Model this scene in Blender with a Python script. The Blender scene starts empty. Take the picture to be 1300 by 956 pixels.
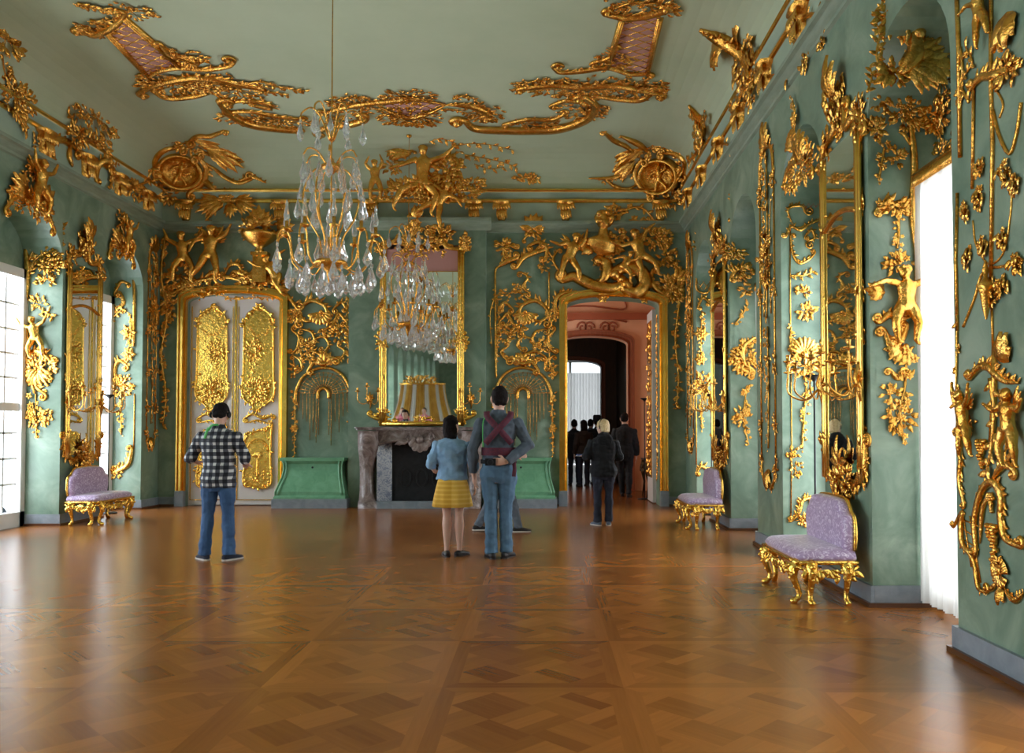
import bpy, bmesh, math, random
from math import sin, cos, pi, sqrt, atan2, radians
from mathutils import Vector, Matrix, noise
V3 = Vector
R = random.Random(7)
SC = bpy.context.scene
COL = SC.collection
# ------------------------------------------------------------------ camera, world, light, exposure
PITCH, FPX, PPX, PPY, EYE = .0295, 1050., 690., 514., 1.45
cd = bpy.data.cameras.new('camera'); cam = bpy.data.objects.new('camera', cd); COL.objects.link(cam)
cd.sensor_fit = 'HORIZONTAL'; cd.sensor_width = 36; cd.lens = FPX * 36 / 1300
cd.shift_x = (650 - PPX) / 1300; cd.shift_y = (PPY - 478) / 1300; cd.clip_start = .05; cd.clip_end = 200
cam.location = (0, 0, EYE); cam.rotation_euler = (pi / 2 + PITCH, 0, 0)
SC.camera = cam
SC.view_settings.view_transform = 'Standard'; SC.view_settings.look = 'None'
SC.view_settings.exposure = -0.15; SC.view_settings.gamma = 1; SC.view_settings.use_curve_mapping = False
W = bpy.data.worlds.new('overcast_sky'); SC.world = W; W.use_nodes = True
W.node_tree.nodes['Background'].inputs[0].default_value = (.86, .93, 1, 1)
W.node_tree.nodes['Background'].inputs[1].default_value = 2.0
# room shell dimensions (metres)
XL, XR, YB, YF = -7.3, 2.7, 15.7, -27.0
ZC, ZCEIL, DEEP = 5.4, 6.7, .62
NW, PERIOD = 1.42, 2.56
ZS, RISE = 3.95, .68
RN = [(5.42, 6.82), (7.95, 9.35), (10.45, 11.93), (13.2, 14.6)]
k = 1
while 5.42 - PERIOD * k > YF + 1: RN.insert(0, (5.42 - PERIOD * k, 6.82 - PERIOD * k)); k += 1
LN = [(11.02, 12.5), (13.62, 15.02)]
k = 1
while 11.02 - PERIOD * k > YF + 1: LN.insert(0, (11.02 - PERIOD * k, 12.5 - PERIOD * k)); k += 1
L_LEFT, L_RIGHT = 400., 340.
def area(name, loc, size, energy, rot, color=(1, 1, 1)):
    l = bpy.data.lights.new(name, 'AREA'); l.shape = 'RECTANGLE'; l.size, l.size_y = size; l.energy = energy; l.color = color
    o = bpy.data.objects.new(name, l); COL.objects.link(o); o.location = loc; o.rotation_euler = rot; o['kind'] = 'structure'
    return o
for (a, b) in RN:
    area('window_and_fill_light', (XR + DEEP + .55, (a + b) / 2, 2.3), (3.7, b - a + .5), L_RIGHT * (1.0 if b > 0 else .6), (0, radians(90), 0), (.90, .95, 1))
for (a, b) in LN:
    area('window_and_fill_light', (XL - DEEP - .55, (a + b) / 2, 2.3), (3.7, b - a + .5), L_LEFT * (1.0 if b > 0 else .6), (0, radians(-90), 0), (.82, .92, 1))
area('window_and_fill_light', (-1.2, 18, 2.4), (2.4, 1.4), 75, (0, radians(-90), 0), (1, .95, .88))  # fill lamp added inside the salmon room to brighten it; no window there
area('window_and_fill_light', (1.2, 34.9, 2.4), (3.0, 3.0), 14, (radians(-90), 0, 0), (.9, .95, 1))

# ------------------------------------------------------------------ projection helper: where on a given surface a point of the photograph lies
def ray(x, y):
    a = (x - PPX) / FPX; b = (PPY - y) / FPX
    return V3((a, cos(PITCH) - b * sin(PITCH), sin(PITCH) + b * cos(PITCH)))
def onfloor(x, y, z=0):
    r = ray(x, y); t = (z - EYE) / r.z; return V3((r.x * t, r.y * t, z))
def ondepth(x, y, Y):
    r = ray(x, y); t = Y / r.y; return V3((r.x * t, Y, EYE + r.z * t))
def onside(x, y, X):
    r = ray(x, y); t = X / r.x; return V3((X, r.y * t, EYE + r.z * t))

# ------------------------------------------------------------------ materials
def mat(name, col, rough=.5, metal=0, **kw):
    m = bpy.data.materials.new(name); m.use_nodes = True
    b = m.node_tree.nodes['Principled BSDF']
    b.inputs['Base Color'].default_value = (*col, 1); b.inputs['Roughness'].default_value = rough; b.inputs['Metallic'].default_value = metal
    for k2, v in kw.items(): b.inputs[k2.replace('_', ' ')].default_value = v
    return m
def nd(m, t, **kw):
    n = m.node_tree.nodes.new(t)
    for k2, v in kw.items():
        if k2 in n.inputs.keys() if isinstance(k2, str) else False: n.inputs[k2].default_value = v
        else: setattr(n, k2, v)
    return n
def lk(m, a, b): m.node_tree.links.new(a, b)
def bsdf(m): return m.node_tree.nodes['Principled BSDF']
def noisy(name, cols, scale=4, rough=.5, metal=0, detail=6, bump=0, bscale=None, stretch=(1, 1, 1), pos=None, distort=0, coord='Object', **kw):
    m = mat(name, cols[0], rough, metal, **kw)
    tc = nd(m, 'ShaderNodeTexCoord'); mp = nd(m, 'ShaderNodeMapping'); mp.inputs['Scale'].default_value = stretch
    lk(m, tc.outputs[coord], mp.inputs[0])
    nz = nd(m, 'ShaderNodeTexNoise'); nz.inputs['Scale'].default_value = scale; nz.inputs['Detail'].default_value = detail; nz.inputs['Roughness'].default_value = .6; nz.inputs['Distortion'].default_value = distort
    lk(m, mp.outputs[0], nz.inputs['Vector'])
    cr = nd(m, 'ShaderNodeValToRGB'); e = cr.color_ramp.elements
    n = len(cols); pos = pos or [.3 + .4 * i / max(1, n - 1) for i in range(n)]
    e[0].position = pos[0]; e[0].color = (*cols[0], 1); e[1].position = pos[-1]; e[1].color = (*cols[-1], 1)
    for i in range(1, n - 1):
        q = e.new(pos[i]); q.color = (*cols[i], 1)
    lk(m, nz.outputs['Fac'], cr.inputs[0]); lk(m, cr.outputs[0], bsdf(m).inputs['Base Color'])
    if bump:
        n2 = nz
        if bscale:
            n2 = nd(m, 'ShaderNodeTexNoise'); n2.inputs['Scale'].default_value = bscale; n2.inputs['Detail'].default_value = 4; lk(m, mp.outputs[0], n2.inputs['Vector'])
        bp = nd(m, 'ShaderNodeBump'); bp.inputs['Strength'].default_value = bump; bp.inputs['Distance'].default_value = .02
        lk(m, n2.outputs['Fac'], bp.inputs['Height']); lk(m, bp.outputs[0], bsdf(m).inputs['Normal'])
    return m
M = {}
M['gold'] = noisy('gilded_stucco', [(.56, .235, .03), (.82, .42, .08), (.94, .57, .16)], 9, .27, 1, bump=.5, bscale=38)
M['gold_bright'] = noisy('bright_gilding', [(.84, .47, .07), (1.0, .66, .16)], 12, .25, 1, bump=.5, bscale=26)
M['gold_frame'] = noisy('gilded_moulding', [(.80, .44, .07), (.96, .60, .15)], 6, .26, 1, bump=.08, bscale=30)
M['wall'] = noisy('green_scagliola', [(.10, .168, .12), (.178, .262, .19), (.30, .38, .29)], 2.0, .40, 0, 10, distort=.8, pos=[.28, .5, .74])
M['frieze'] = noisy('pale_green_frieze', [(.30, .40, .31), (.37, .47, .37)], 2.2, .55, 0, 8)
M['ceiling'] = noisy('pale_green_plaster', [(.43, .50, .34), (.49, .555, .39)], .8, .8)
M['cornice'] = noisy('grey_green_marbled_cornice', [(.20, .26, .19), (.30, .36, .28)], 3, .5, stretch=(1, 1, 6))
M['plinth'] = noisy('blue_grey_marble', [(.17, .20, .23), (.27, .30, .34)], 5, .4, distort=.8)
M['bench_green'] = noisy('bright_green_scagliola', [(.11, .30, .17), (.19, .42, .25)], 6, .35, distort=.7)
M['white_paint'] = mat('white_painted_wood', (.72, .70, .68), .45)
M['door_white'] = mat('pinkish_white_paint', (.66, .60, .58), .45)
M['salmon'] = noisy('salmon_wall', [(.68, .35, .20), (.76, .42, .27)], 2, .6)
M['redwood'] = noisy('red_brown_wood', [(.20, .05, .02), (.32, .09, .04)], 4, .4, stretch=(6, 6, 1))
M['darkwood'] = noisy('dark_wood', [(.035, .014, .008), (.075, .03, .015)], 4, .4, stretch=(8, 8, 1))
M['marble'] = noisy('grey_brown_marble', [(.10, .065, .055), (.24, .18, .165), (.42, .37, .36)], 4, .28, 0, 10, distort=2.2, pos=[.32, .5, .72])
M['soot'] = noisy('sooty_firebox', [(.006, .006, .007), (.018, .018, .02)], 9, .85, bump=.3)
M['lavender'] = noisy('lavender_damask', [(.36, .24, .42), (.47, .33, .53), (.78, .68, .82)], 13, .36, 0, 4, distort=3.0, pos=[.38, .54, .60], Sheen_Weight=.4)
M['lattice_pink'] = mat('dusty_pink_panel', (.50, .25, .23), .8)
M['dark_metal'] = mat('black_metal', (.012, .012, .013), .4, .4)
M['bronze'] = mat('dark_bronze', (.10, .06, .025), .4, .9)
M['mirror'] = mat('old_mirror_glass', (.80, .83, .78), .02, 1)
M['floor_dark'] = mat('dark_floor_edging', (.10, .035, .012), .35)
# thin window pane: see-through with a faint reflection
m = bpy.data.materials.new('window_glass'); m.use_nodes = True; nt = m.node_tree; nt.nodes.clear()
o_ = nt.nodes.new('ShaderNodeOutputMaterial'); mx = nt.nodes.new('ShaderNodeMixShader'); t_ = nt.nodes.new('ShaderNodeBsdfTransparent'); g_ = nt.nodes.new('ShaderNodeBsdfGlossy')
g_.inputs['Roughness'].default_value = .03; mx.inputs[0].default_value = .06
nt.links.new(t_.outputs[0], mx.inputs[1]); nt.links.new(g_.outputs[0], mx.inputs[2]); nt.links.new(mx.outputs[0], o_.inputs[0]); M['glass'] = m
# sheer curtain: translucent, some light straight through
m = bpy.data.materials.new('sheer_white_curtain'); m.use_nodes = True; nt = m.node_tree; nt.nodes.clear()
o_ = nt.nodes.new('ShaderNodeOutputMaterial'); mx = nt.nodes.new('ShaderNodeMixShader'); mx2 = nt.nodes.new('ShaderNodeMixShader')
t_ = nt.nodes.new('ShaderNodeBsdfTranslucent'); d_ = nt.nodes.new('ShaderNodeBsdfDiffuse'); tr = nt.nodes.new('ShaderNodeBsdfTransparent')
t_.inputs[0].default_value = (.86, .86, .84, 1); d_.inputs[0].default_value = (.82, .80, .76, 1); mx.inputs[0].default_value = .36; mx2.inputs[0].default_value = .06
nt.links.new(d_.outputs[0], mx.inputs[1]); nt.links.new(t_.outputs[0], mx.inputs[2]); nt.links.new(mx.outputs[0], mx2.inputs[1]); nt.links.new(tr.outputs[0], mx2.inputs[2]); nt.links.new(mx2.outputs[0], o_.inputs[0]); M['sheer'] = m
M['crystal'] = mat('cut_crystal', (.97, .98, 1), .02, 0, IOR=1.45, Transmission_Weight=.80, Specular_IOR_Level=.9)
# parquet: colour per plank (attribute) and grain along each plank (UV)
m = mat('oak_parquet', (.3, .12, .04), .27, Specular_IOR_Level=.4); b = bsdf(m); M['parquet'] = m
at_ = nd(m, 'ShaderNodeAttribute'); at_.attribute_name = 'plank'
uvn = nd(m, 'ShaderNodeUVMap'); mp = nd(m, 'ShaderNodeMapping'); mp.inputs['Scale'].default_value = (.9, 16, 1); lk(m, uvn.outputs[0], mp.inputs[0])
nz = nd(m, 'ShaderNodeTexNoise'); nz.inputs['Scale'].default_value = 3; nz.inputs['Detail'].default_value = 6; lk(m, mp.outputs[0], nz.inputs['Vector'])
cr = nd(m, 'ShaderNodeValToRGB'); cr.color_ramp.elements[0].color = (.14, .040, .007, 1); cr.color_ramp.elements[1].color = (.50, .190, .040, 1)
cr.color_ramp.elements[0].position = .15; cr.color_ramp.elements[1].position = .9
ma = nd(m, 'ShaderNodeMath', operation='MULTIPLY_ADD'); ma.inputs[1].default_value = .16
lk(m, nz.outputs['Fac'], ma.inputs[0]); lk(m, at_.outputs['Fac'], ma.inputs[2]); lk(m, ma.outputs[0], cr.inputs[0]); lk(m, cr.outputs[0], b.inputs['Base Color'])
rr = nd(m, 'ShaderNodeMapRange'); rr.inputs['To Min'].default_value = .19; rr.inputs['To Max'].default_value = .30; lk(m, nz.outputs['Fac'], rr.inputs[0]); lk(m, rr.outputs[0], b.inputs['Roughness'])
def plaid(name, dark, mid, light, px, pz):
    """woven check: two sets of bands crossing"""
    m = mat(name, dark, .85); tc = nd(m, 'ShaderNodeTexCoord'); sp = nd(m, 'ShaderNodeSeparateXYZ'); lk(m, tc.outputs['Object'], sp.inputs[0])
    outs = []
    for ax, per in (('X', px), ('Z', pz)):
        a = nd(m, 'ShaderNodeMath', operation='DIVIDE'); a.inputs[1].default_value = per; lk(m, sp.outputs[ax], a.inputs[0])
        f = nd(m, 'ShaderNodeMath', operation='FRACT'); lk(m, a.outputs[0], f.inputs[0])
        g = nd(m, 'ShaderNodeMath', operation='LESS_THAN'); g.inputs[1].default_value = .42; lk(m, f.outputs[0], g.inputs[0]); outs.append(g)
    s = nd(m, 'ShaderNodeMath', operation='ADD'); lk(m, outs[0].outputs[0], s.inputs[0]); lk(m, outs[1].outputs[0], s.inputs[1])
    h = nd(m, 'ShaderNodeMath', operation='MULTIPLY'); h.inputs[1].default_value = .5; lk(m, s.outputs[0], h.inputs[0])
    c = nd(m, 'ShaderNodeValToRGB'); e = c.color_ramp.elements; c.color_ramp.interpolation = 'CONSTANT'
    e[0].color = (*dark, 1); e[1].position = .75; e[1].color = (*light, 1); q = e.new(.25); q.color = (*mid, 1)
    lk(m, h.outputs[0], c.inputs[0]); lk(m, c.outputs[0], bsdf(m).inputs['Base Color']); return m
M['plaid'] = plaid('black_white_plaid', (.008, .009, .016), (.075, .08, .10), (.62, .62, .62), .075, .075)
M['skirt'] = plaid('yellow_striped_cotton', (.62, .33, .03), (.72, .43, .06), (.80, .52, .12), 5., .05)
M['jeans'] = noisy('blue_denim', [(.025, .07, .17), (.05, .12, .26)], 7, .85, stretch=(1, 1, .4))
M['jeans_teal'] = noisy('faded_blue_denim', [(.05, .11, .18), (.09, .17, .26)], 7, .85, stretch=(1, 1, .4))
M['denim_shirt'] = noisy('light_denim_shirt', [(.17, .30, .47), (.25, .40, .57)], 9, .85)
M['grey_shirt'] = noisy('blue_grey_shirt', [(.055, .075, .10), (.08, .10, .13)], 9, .85)
M['maroon'] = noisy('maroon_patterned_strap', [(.13, .012, .025), (.05, .01, .03)], 40, .8)
M['black_cloth'] = mat('black_cloth', (.006, .006, .009), .9)
M['navy_cloth'] = mat('dark_navy_cloth', (.018, .022, .04), .9)
M['brown_cloth'] = mat('dark_brown_cloth', (.025, .014, .009), .9)
M['grey_trouser'] = mat('grey_trouser_cloth', (.10, .12, .15), .9)
M['pink'] = mat('pink_cloth', (.80, .22, .32), .85)
M['skin'] = mat('skin', (.62, .37, .28), .55, 0, Subsurface_Weight=.06)
M['hair_dark'] = noisy('dark_hair', [(.006, .004, .004), (.016, .011, .01)], 60, .8, bump=.3, Specular_IOR_Level=.15)
M['hair_blond'] = noisy('blond_hair', [(.48, .33, .15), (.78, .60, .34)], 60, .55, bump=.4)
M['shoe_dark'] = mat('dark_shoe_leather', (.012, .011, .013), .45)
M['shoe_blue'] = mat('blue_grey_canvas', (.10, .13, .18), .8)
M['sole'] = mat('pale_rubber_sole', (.5, .48, .45), .7)
M['green_cord'] = mat('bright_green_cord', (.08, .42, .10), .6)
M['paper'] = mat('white_paper', (.75, .77, .82), .6)
M['bluepaper'] = mat('blue_print', (.08, .14, .40), .6)
M['gold_drape'] = noisy('yellow_silk_drape', [(.50, .24, .02), (.80, .47, .07)], 7, .6, stretch=(1, 1, .5))
M['tile'] = noisy('blue_white_tile', [(.33, .34, .36), (.07, .09, .15)], 14, .25, distort=2, pos=[.45, .58])
M['red_band'] = mat('rust_red_paint', (.34, .085, .035), .5)

# ------------------------------------------------------------------ mesh helpers
class MB:
    def __init__(s): s.v = []; s.f = []
    def add(s, vs, fs):
        o = len(s.v); s.v += [tuple(v) for v in vs]; s.f += [tuple(i + o for i in f) for f in fs]
    def grid(s, rows, cu=False, cv=False):
        """rows of points; cu closes each row, cv closes across rows"""
        n = len(rows); k = len(rows[0]); vs = [p for r in rows for p in r]; fs = []
        for i in range(n if cv else n - 1):
            for j in range(k if cu else k - 1):
                a = i * k + j; b = i * k + (j + 1) % k; i2 = (i + 1) % n
                fs.append((a, b, i2 * k + (j + 1) % k, i2 * k + j))
        s.add(vs, fs)
    def box(s, a, b):
        x0, y0, z0 = a; x1, y1, z1 = b
        s.add([(x0, y0, z0), (x1, y0, z0), (x1, y1, z0), (x0, y1, z0), (x0, y0, z1), (x1, y0, z1), (x1, y1, z1), (x0, y1, z1)],
              [(3, 2, 1, 0), (4, 5, 6, 7), (0, 1, 5, 4), (1, 2, 6, 5), (2, 3, 7, 6), (3, 0, 4, 7)])
    def tube(s, pts, rad, n=6, ref=None, sq=1.0, closed=False, caps=True):
        pts = [V3(p) for p in pts]; k = len(pts)
        if not isinstance(rad, (list, tuple)): rad = [rad] * k
        rows = []; prev = None
        for i in range(k):
            if closed: t = pts[(i + 1) % k] - pts[i - 1]
            else: t = pts[min(i + 1, k - 1)] - pts[max(i - 1, 0)]
            if t.length < 1e-9: t = V3((0, 0, 1))
            t.normalize()
            if ref is not None: side = t.cross(V3(ref))
            elif prev is None: side = t.cross(V3((0, 0, 1)) if abs(t.z) < .9 else V3((1, 0, 0)))
            else: side = prev - t * prev.dot(t)
            if side.length < 1e-6: side = t.orthogonal()
            side.normalize(); prev = side; up = side.cross(t)
            rows.append([pts[i] + side * (cos(2 * pi * j / n) * rad[i]) + up * (sin(2 * pi * j / n) * rad[i] * sq) for j in range(n)])
        o = len(s.v); s.grid(rows, cu=True, cv=closed)
        if caps and not closed:
            s.f.append(tuple(o + j for j in range(n))[::-1]); s.f.append(tuple(o + (k - 1) * n + j for j in range(n)))
    def lathe(s, prof, n=12, c=(0, 0, 0), ax='z'):
        rows = []
        for r, z in prof:
            row = []
            for j in range(n):
                a = 2 * pi * j / n; x, y = r * cos(a), r * sin(a)
                row.append((c[0] + x, c[1] + y, c[2] + z) if ax == 'z' else (c[0] + x, c[1] + z, c[2] + y) if ax == 'y' else (c[0] + z, c[1] + x, c[2] + y))
            rows.append(row)
        s.grid(rows, cu=True)
    def ball(s, c, r, nu=8, nv=5, sc=(1, 1, 1)):
        rows = []
        for i in range(nv + 1):
            a = pi * i / nv; rr = max(.02, sin(a))
            rows.append([(c[0] + r * sc[0] * rr * cos(2 * pi * j / nu), c[1] + r * sc[1] * rr * sin(2 * pi * j / nu), c[2] - r * sc[2] * cos(a)) for j in range(nu)])
        o = len(s.v); s.grid(rows, cu=True); s.f.append(tuple(range(o, o + nu))[::-1]); s.f.append(tuple(range(o + nv * nu, o + nv * nu + nu)))
    def prism(s, poly, d0, d1, plane='xz'):
        """extrude a 2D polygon"""
        f = {'xz': lambda p, d: (p[0], d, p[1]), 'yz': lambda p, d: (d, p[0], p[1]), 'xy': lambda p, d: (p[0], p[1], d)}[plane]
        n = len(poly); s.add([f(p, d0) for p in poly] + [f(p, d1) for p in poly],
              [tuple(range(n))[::-1], tuple(range(n, 2 * n))] + [(i, (i + 1) % n, n + (i + 1) % n, n + i) for i in range(n)])
    def mesh(s, name):
        me = bpy.data.meshes.new(name); me.from_pydata(s.v, [], s.f); me.update(); return me
    def build(s, name, m, parent=None, smooth=True, mw=None, fix=True):
        me = s.mesh(name)
        if fix:
            b = bmesh.new(); b.from_mesh(me); bmesh.ops.recalc_face_normals(b, faces=b.faces); b.to_mesh(me); b.free()
        if smooth: me.polygons.foreach_set('use_smooth', [True] * len(me.polygons))
        return link(name, me, m, parent, mw)
def link(name, me, m, parent=None, mw=None):
    if m and not me.materials: me.materials.append(M[m] if isinstance(m, str) else m)
    o = bpy.data.objects.new(name, me); COL.objects.link(o)
    if parent: o.parent = parent
    if mw is not None: o.matrix_local = mw
    return o
def tag(o, label, cat, group=None):
    o['label'] = label; o['category'] = cat; o['kind'] = 'thing'
    if group: o['group'] = group
    return o
def struct(o): o['kind'] = 'structure'; return o
def thing(name, label, cat, loc=(0, 0, 0), rz=0, group=None, mw=None):
    o = bpy.data.objects.new(name, None); COL.objects.link(o); o.empty_display_size = .1
    if mw is not None: o.matrix_world = mw
    else: o.location = loc; o.rotation_euler = (0, 0, rz)
    return tag(o, label, cat, group)
KIDS = {}
def copy_tree(o, label=None, group=None, parent=None):
    c = o.copy(); COL.objects.link(c)
    if parent is not None: c.parent = parent
    if label: c['label'] = label
    if group: c['group'] = group
    for ch in list(o.children): copy_tree(ch, parent=c)
    return c
def smoothpath(pts, n=6, closed=False):
    """Catmull-Rom through the points"""
    P = [V3(p) if len(p) == 3 else V3((p[0], p[1], 0)) for p in pts]
    if len(P) < 3 and not closed: return [P[0].lerp(P[-1], i / (n * 2)) for i in range(n * 2 + 1)]
    out = []; k = len(P)
    for i in range(k if closed else k - 1):
        if closed: a, b, c, d = P[i - 1], P[i], P[(i + 1) % k], P[(i + 2) % k]
        else: b, c = P[i], P[i + 1]; a = P[i - 1] if i else b * 2 - c; d = P[i + 2] if i + 2 < k else c * 2 - b
        for j in range(n):
            t = j / n
            out.append(.5 * ((2 * b) + (c - a) * t + (2 * a - 5 * b + 4 * c - d) * t * t + (3 * b - a - 3 * c + d) * t ** 3))
    if not closed: out.append(P[-1])
    return out
def remesh(mb, voxel, sm=3, fac=.5):
    """fuse overlapping closed volumes into one continuous skin"""
    me = mb.mesh('tmp'); o = bpy.data.objects.new('tmp', me); COL.objects.link(o)
    md = o.modifiers.new('r', 'REMESH'); md.mode = 'VOXEL'; md.voxel_size = voxel
    if sm: s2 = o.modifiers.new('s', 'SMOOTH'); s2.iterations = sm; s2.factor = fac
    dg = bpy.context.evaluated_depsgraph_get(); r = bpy.data.meshes.new_from_object(o.evaluated_get(dg))
    bpy.data.objects.remove(o); bpy.data.meshes.remove(me)
    r.polygons.foreach_set('use_smooth', [True] * len(r.polygons)); return r
def ruffle(me, amp, sc):
    """cloth folds: push the surface in and out a little along its normals"""
    me.update(); ns = [v.normal.copy() for v in me.vertices]
    for v, n in zip(me.vertices, ns):
        q = V3((v.co.x * sc[0], v.co.y * sc[1], v.co.z * sc[2])); v.co += n * (noise.noise(q) * amp + noise.noise(q * 2.3) * amp * .5)
    me.update(); return me
# ------------------------------------------------------------------ the room shell
def arch(a, b, zs, rise, n=16):
    c = (a + b) / 2; h = (b - a) / 2
    return [(c - h * cos(pi * i / n), zs + rise * sin(pi * i / n)) for i in range(n + 1)]
def wall(name, fr, lo, hi, top, openings, m):
    """wall with arched openings; fr(s, depth, z) places a point; openings (a, b, spring, rise, depth)"""
    mb = MB(); s = lo
    for (a, b, zs, rise, dp) in openings:
        mb.grid([[fr(s, 0, 0), fr(a, 0, 0)], [fr(s, 0, zs), fr(a, 0, zs)], [fr(s, 0, top), fr(a, 0, top)]])
        ar = arch(a, b, zs, rise)
        mb.grid([[fr(p[0], 0, p[1]) for p in ar], [fr(p[0], 0, top) for p in ar]])
        out = [(a, 0)] + ar + [(b, 0)]
        mb.grid([[fr(p[0], 0, p[1]) for p in out], [fr(p[0], dp, p[1]) for p in out]])
        s = b
    mb.grid([[fr(s, 0, 0), fr(hi, 0, 0)], [fr(s, 0, 3.95), fr(hi, 0, 3.95)], [fr(s, 0, top), fr(hi, 0, top)]])
    return struct(mb.build(name, m, smooth=False))
fR = lambda s, d, z: (XR + d, s, z)
fL = lambda s, d, z: (XL - d, s, z)
fB = lambda s, d, z: (s, YB + d, z)
wall('wall_right', fR, YF, YB, ZC, [(a, b, ZS, RISE, DEEP) for a, b in RN], 'wall')
wall('wall_left', fL, YF, YB, ZC, [(a, b, ZS, RISE, DEEP) for a, b in LN], 'wall')
DL, DR = (-6.78, -5.0), (.45, 2.2)
wall('wall_back', fB, XL, XR, ZC, [(*DL, 3.86, .17, .12), (*DR, 3.80, .17, .5)], 'wall')
mb = MB(); mb.grid([[(XL, YF, 0), (XR, YF, 0)], [(XL, YF, ZC), (XR, YF, ZC)]]); struct(mb.build('wall_front', 'wall'))
# chimney breast
CBX = (-3.66, -1.09); CBD = .2
mb = MB(); mb.box((CBX[0], YB - CBD, 0), (CBX[1], YB + .01, ZC)); struct(mb.build('wall_chimney', 'wall', smooth=False))
# skirting: stone plinth and a brown wooden bead along each pier
def skirting(name, fr, lo, hi, openings):
    mb = MB(); md = MB(); s = lo
    for (a, b, dp) in openings + [(hi, hi, 0)]:
        if a - s > .02:
            for q, h, t in ((mb, .17, .03), (md, .035, .055)):
                p0 = fr(s - (0 if s == lo else t), -t, 0); p1 = fr(a + (0 if a == hi else t), .001, h)
                q.box([min(p0[i], p1[i]) for i in range(3)], [max(p0[i], p1[i]) for i in range(3)])
            if dp:
                for e, sg in ((a, -1), (b, 1)):   # round into the reveal
                    for q, h, t in ((mb, .17, .03), (md, .035, .055)):
                        p0 = fr(e, .002, 0); p1 = fr(e - sg * t if True else e, dp - .12, h)
                        q.box([min(p0[i], p1[i]) for i in range(3)], [max(p0[i], p1[i]) for i in range(3)])
        s = b
    w = struct(mb.build(name, 'plinth', smooth=False)); md.build('wooden_bead', 'floor_dark', w, smooth=False)
skirting('baseboard_right', fR, YF, YB, [(a, b, DEEP) for a, b in RN])
skirting('baseboard_left', fL, YF, YB, [(a, b, DEEP) for a, b in LN])
skirting('baseboard_back', fB, XL, XR, [(DL[0] - .14, DL[1] + .14, 0), (CBX[0], CBX[1], 0), (DR[0] - .14, DR[1] + .14, 0)])
# cornice, gold rails, cove and ceiling as mitred rings
def ring(name, prof, m, cap=False, parent=None):
    mb = MB(); rows = [[(XL + d, YF + d, z), (XR - d, YF + d, z), (XR - d, YB - d, z), (XL + d, YB - d, z)] for d, z in prof]
    mb.grid(rows, cu=True)
    if cap: mb.f.append(tuple(range(len(mb.v) - 4, len(mb.v))))
    return struct(mb.build(name, m, parent, smooth=False))
ring('trim_cornice', [(0, 5.2), (.03, 5.22), (.03, 5.26), (.06, 5.29), (.09, 5.33), (.13, 5.35), (.13, 5.40), (.02, 5.42)], 'cornice')
ring('trim_frieze', [(.02, 5.42), (.02, 5.80)], 'frieze')
ring('trim_frieze_rail', [(.02, 5.77), (.05, 5.78), (.06, 5.81), (.05, 5.84), (.02, 5.85)], 'gold_frame')
ring('trim_blue_band', [(.02, 5.85), (.05, 5.87), (.09, 5.93), (.10, 5.96)], 'frieze')
ring('trim_cove_rail', [(.09, 5.96), (.12, 5.965), (.135, 5.99), (.12, 6.02), (.06, 6.03)], 'gold_frame')
cove = [(.06, 6.03)] + [(.06 + 1.0 * (1 - cos(pi / 2 * i / 10)), 6.03 + .67 * sin(pi / 2 * i / 10)) for i in range(1, 11)]
ring('ceiling', cove, 'ceiling', cap=True)
# small cornice returns on the chimney breast
mb = MB(); mb.prism([(0, 5.2), (.05, 5.26), (.09, 5.33), (.13, 5.35), (.13, 5.42), (-.1, 5.42)], 0, 1, 'yz')
mb.v = [(CBX[0] - .1 + v[0] * (CBX[1] - CBX[0] + .2), YB - CBD - v[1], v[2]) for v in mb.v]
struct(mb.build('trim_chimney_cornice', 'cornice', smooth=False))
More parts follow.
